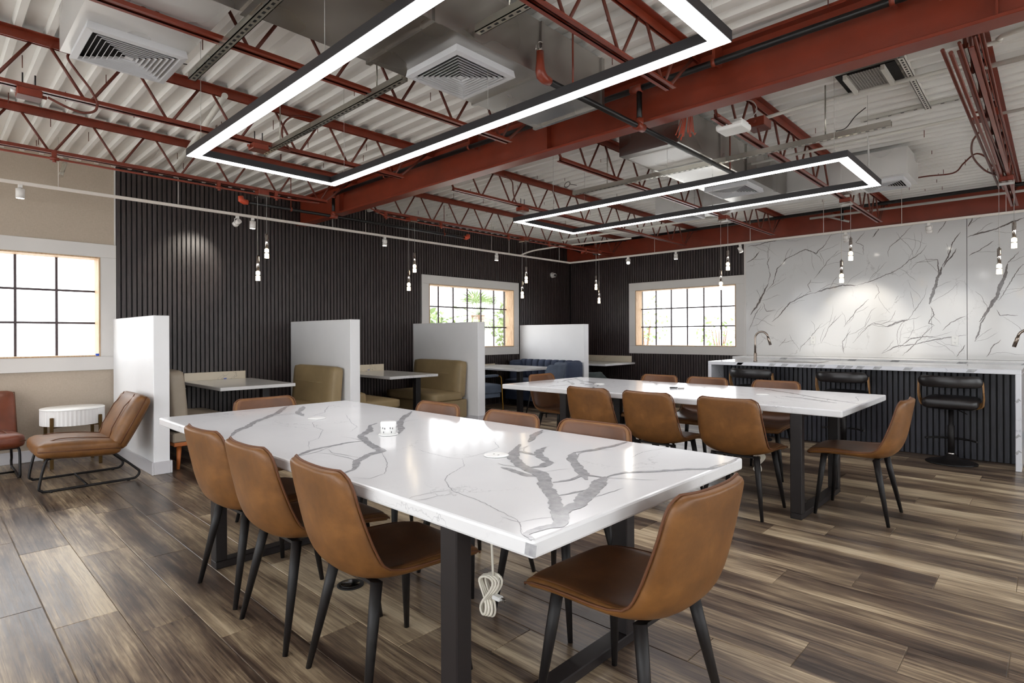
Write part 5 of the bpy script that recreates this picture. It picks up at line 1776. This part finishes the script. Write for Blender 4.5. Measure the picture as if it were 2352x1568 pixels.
def stool(label, x, y, rz):
    o = thing('bar_stool', label, 'stool', (x, y, 0), rz, group='black swivel bar stools')
    MB().lathe([(0.205, 0.0), (0.208, 0.008), (0.19, 0.016), (0.10, 0.034), (0.055, 0.06), (0.038, 0.085), (0.001, 0.086)], (0, 0, 0), 36).build('base', 'black_metal', o)
    MB().lathe([(0.032, 0.08), (0.032, 0.10)], (0, 0, 0), 18).build('collar', 'chrome', o)
    MB().lathe([(0.028, 0.10), (0.028, 0.36), (0.021, 0.365), (0.021, 0.53)], (0, 0, 0), 18).build('column', 'black_metal', o)
    t = MB().tube(smooth_path([(-0.20, -0.04, 0.228), (-0.12, 0.05, 0.228), (-0.03, 0.085, 0.228)], 5), 0.010, 8).tube(smooth_path([(0.03, 0.085, 0.228), (0.12, 0.05, 0.228), (0.20, -0.04, 0.228)], 5), 0.010, 8)
    t.tube([(-0.03, 0.085, 0.228), (-0.02, 0.02, 0.228)], 0.009, 8).tube([(0.03, 0.085, 0.228), (0.02, 0.02, 0.228)], 0.009, 8)
    t.build('footrest', 'black_metal', o)
    MB().pad((0, 0.02, 0.585), (0.215, 0.20, 0.052), 0.045, 9, (0, 0.0, 0.014)).build('seat', 'black_leather', o)
    MB().tube([(0.05, -0.02, 0.52), (0.11, -0.08, 0.50), (0.13, -0.1, 0.49)], 0.005, 7).build('lever', 'black_metal', o)
    # curved backrest
    vs, fs = [], []
    na, nz = 18, 6
    for i in range(na + 1):
        a = math.radians(-158 + 136 * i / na)
        e = min(1, 1.9 * math.sin(PI * (i + 0.6) / (na + 1.2)) ** 0.6)
        for j in range(nz):
            f = 2 * PI * j / nz
            hz = 0.068 * e
            rr = 0.245 + math.cos(f) * 0.026
            zz = 0.795 + math.sin(f) * hz
            vs.append((math.cos(a) * rr * 1.06, math.sin(a) * rr * 0.86 + 0.01, zz))
    for i in range(na):
        for j in range(nz):
            fs.append((i * nz + j, i * nz + (j + 1) % nz, (i + 1) * nz + (j + 1) % nz, (i + 1) * nz + j))
    fs.append(tuple(range(nz - 1, -1, -1))); fs.append(tuple(na * nz + j for j in range(nz)))
    mb = MB().add(vs, fs, 0, True)
    link('backrest', subsurf_mesh(mb, 'backrest', 'black_leather', 1), o)
    for s_ in (-1, 1):
        p = [(s_ * 0.245, -0.07, 0.80), (s_ * 0.25, -0.06, 0.70), (s_ * 0.247, -0.02, 0.62), (s_ * 0.225, 0.02, 0.565), (s_ * 0.12, 0.05, 0.535)]
        pts = smooth_path(p, 4)
        mb = MB()
        for a, b in zip(pts[:-1], pts[1:]):
            d = (Vector(b) - Vector(a))
            mb.bar(Vector(a) - d * 0.04, Vector(b) + d * 0.04, 0.05, 0.012, up=(s_, 0.0, 0.25))
        mb.build('wood_side', 'oak_stool', o)
    return o
s0 = stool('black leather bar stool, rightmost, fully visible at the island', -0.73, 6.93, 0.0)
dup(s0, (-1.655, 6.93, 0), 0.0, 'black leather bar stool, middle one behind the rear table')
dup(s0, (-2.62, 6.93, 0), 0.0, 'black leather bar stool, leftmost one below the faucet')

# ================================================================ outdoors seen through the windows
g = MB().box((-60, -30, -0.25), (40, 60, -0.1)).build('ground', 'ground_paving')
g['kind'] = 'structure'
g['label'] = 'pale paved ground outside the building'
def shrub(name, label, x, y, h, r, seed, n=900, trunk=True):
    o = thing(name, label, 'tree' if trunk else 'shrub', (x, y, -0.1))
    rg = random.Random(seed)
    mb = MB()
    for k in range(n):
        while True:
            p = Vector((rg.uniform(-1, 1), rg.uniform(-1, 1), rg.uniform(-1, 1)))
            if 0.35 < p.length < 1:
                break
        c_ = Vector((p.x * r, p.y * r, h * 0.62 + p.z * h * 0.38))
        a = Vector((rg.uniform(-1, 1), rg.uniform(-1, 1), rg.uniform(-0.5, 1))).normalized()
        b = a.cross(Vector((rg.uniform(-1, 1), rg.uniform(-1, 1), rg.uniform(-1, 1)))).normalized()
        s_ = rg.uniform(0.06, 0.13)
        mb.add([(c_ - a * s_)[:], (c_ + b * s_ * 0.5)[:], (c_ + a * s_)[:], (c_ - b * s_ * 0.5)[:]], [(0, 1, 2, 3)])
    f = mb.build('foliage', 'leaf_green', o)
    f['kind'] = 'stuff'
    t = MB()
    for k in range(5):
        a = 2 * PI * k / 5
        t.tube([(0, 0, 0), (math.cos(a) * r * 0.3, math.sin(a) * r * 0.3, h * 0.7)], [0.05, 0.015], 6)
    t.build('stems', 'palm_bark', o)
def palm(label, x, y, th, seed):
    o = thing('palm_tree', label, 'tree', (x, y, -0.1))
    MB().tube([(0, 0, 0), (0.03, 0, th * 0.5), (0, 0, th)], [0.17, 0.15, 0.19], 12).build('trunk', 'palm_bark', o)
    rg = random.Random(seed)
    for k in range(22):
        a = 2 * PI * k / 22 + rg.uniform(-0.1, 0.1)
        el = rg.uniform(-0.5, 1.1)
        d = Vector((math.cos(a) * math.cos(el), math.sin(a) * math.cos(el), math.sin(el)))
        stem = Vector((0, 0, th)) + d * 0.45
        sd = d.cross(Vector((0, 0, 1))).normalized()
        up_ = sd.cross(d)
        mb = MB().tube([(0, 0, th), stem], 0.012, 5)
        for q in range(13):
            b = math.radians(-75 + 150 * q / 12)
            tip = stem + (d * math.cos(b) + sd * math.sin(b)) * rg.uniform(0.4, 0.55) - Vector((0, 0, 0.08))
            w = (sd * math.cos(b) - d * math.sin(b)) * 0.02
            mb.add([stem[:], (stem.lerp(tip, 0.5) + w)[:], tip[:], (stem.lerp(tip, 0.5) - w)[:]], [(0, 1, 2, 3)])
        mb.build('frond', 'leaf_green', o)
palm('small fan palm outside the side window', -11.2, 10.4, 1.9, 4)
shrub('bushy_tree', 'leafy tree left of the palm outside the side window', -13.6, 10.6, 2.2, 0.9, 21, 800)
shrub('bushy_tree', 'leafy tree right of the palm outside the side window', -12.6, 13.4, 2.7, 0.8, 22, 800)
shrub('low_shrub', 'low pale shrub outside the side window', -10.9, 8.6, 1.5, 0.6, 23, 450, False)
shrub('bushy_tree', 'faint tree outside the back window at left', -12.4, 21.0, 3.0, 1.1, 24, 170)
shrub('bushy_tree', 'faint tree outside the back window at centre', -9.4, 21.5, 2.2, 1.0, 25, 120)
o = thing('far_building', 'pale blue building end outside the back window', 'building', (-5.0, 13.2, -0.1))
MB().box((0, 0, 0), (1.4, 4.0, 4.2)).build('wall_panel', 'far_wall', o)
MB().box((-0.06, -0.06, 4.2), (1.46, 4.06, 4.35)).build('roof_edge', 'trim_white', o)
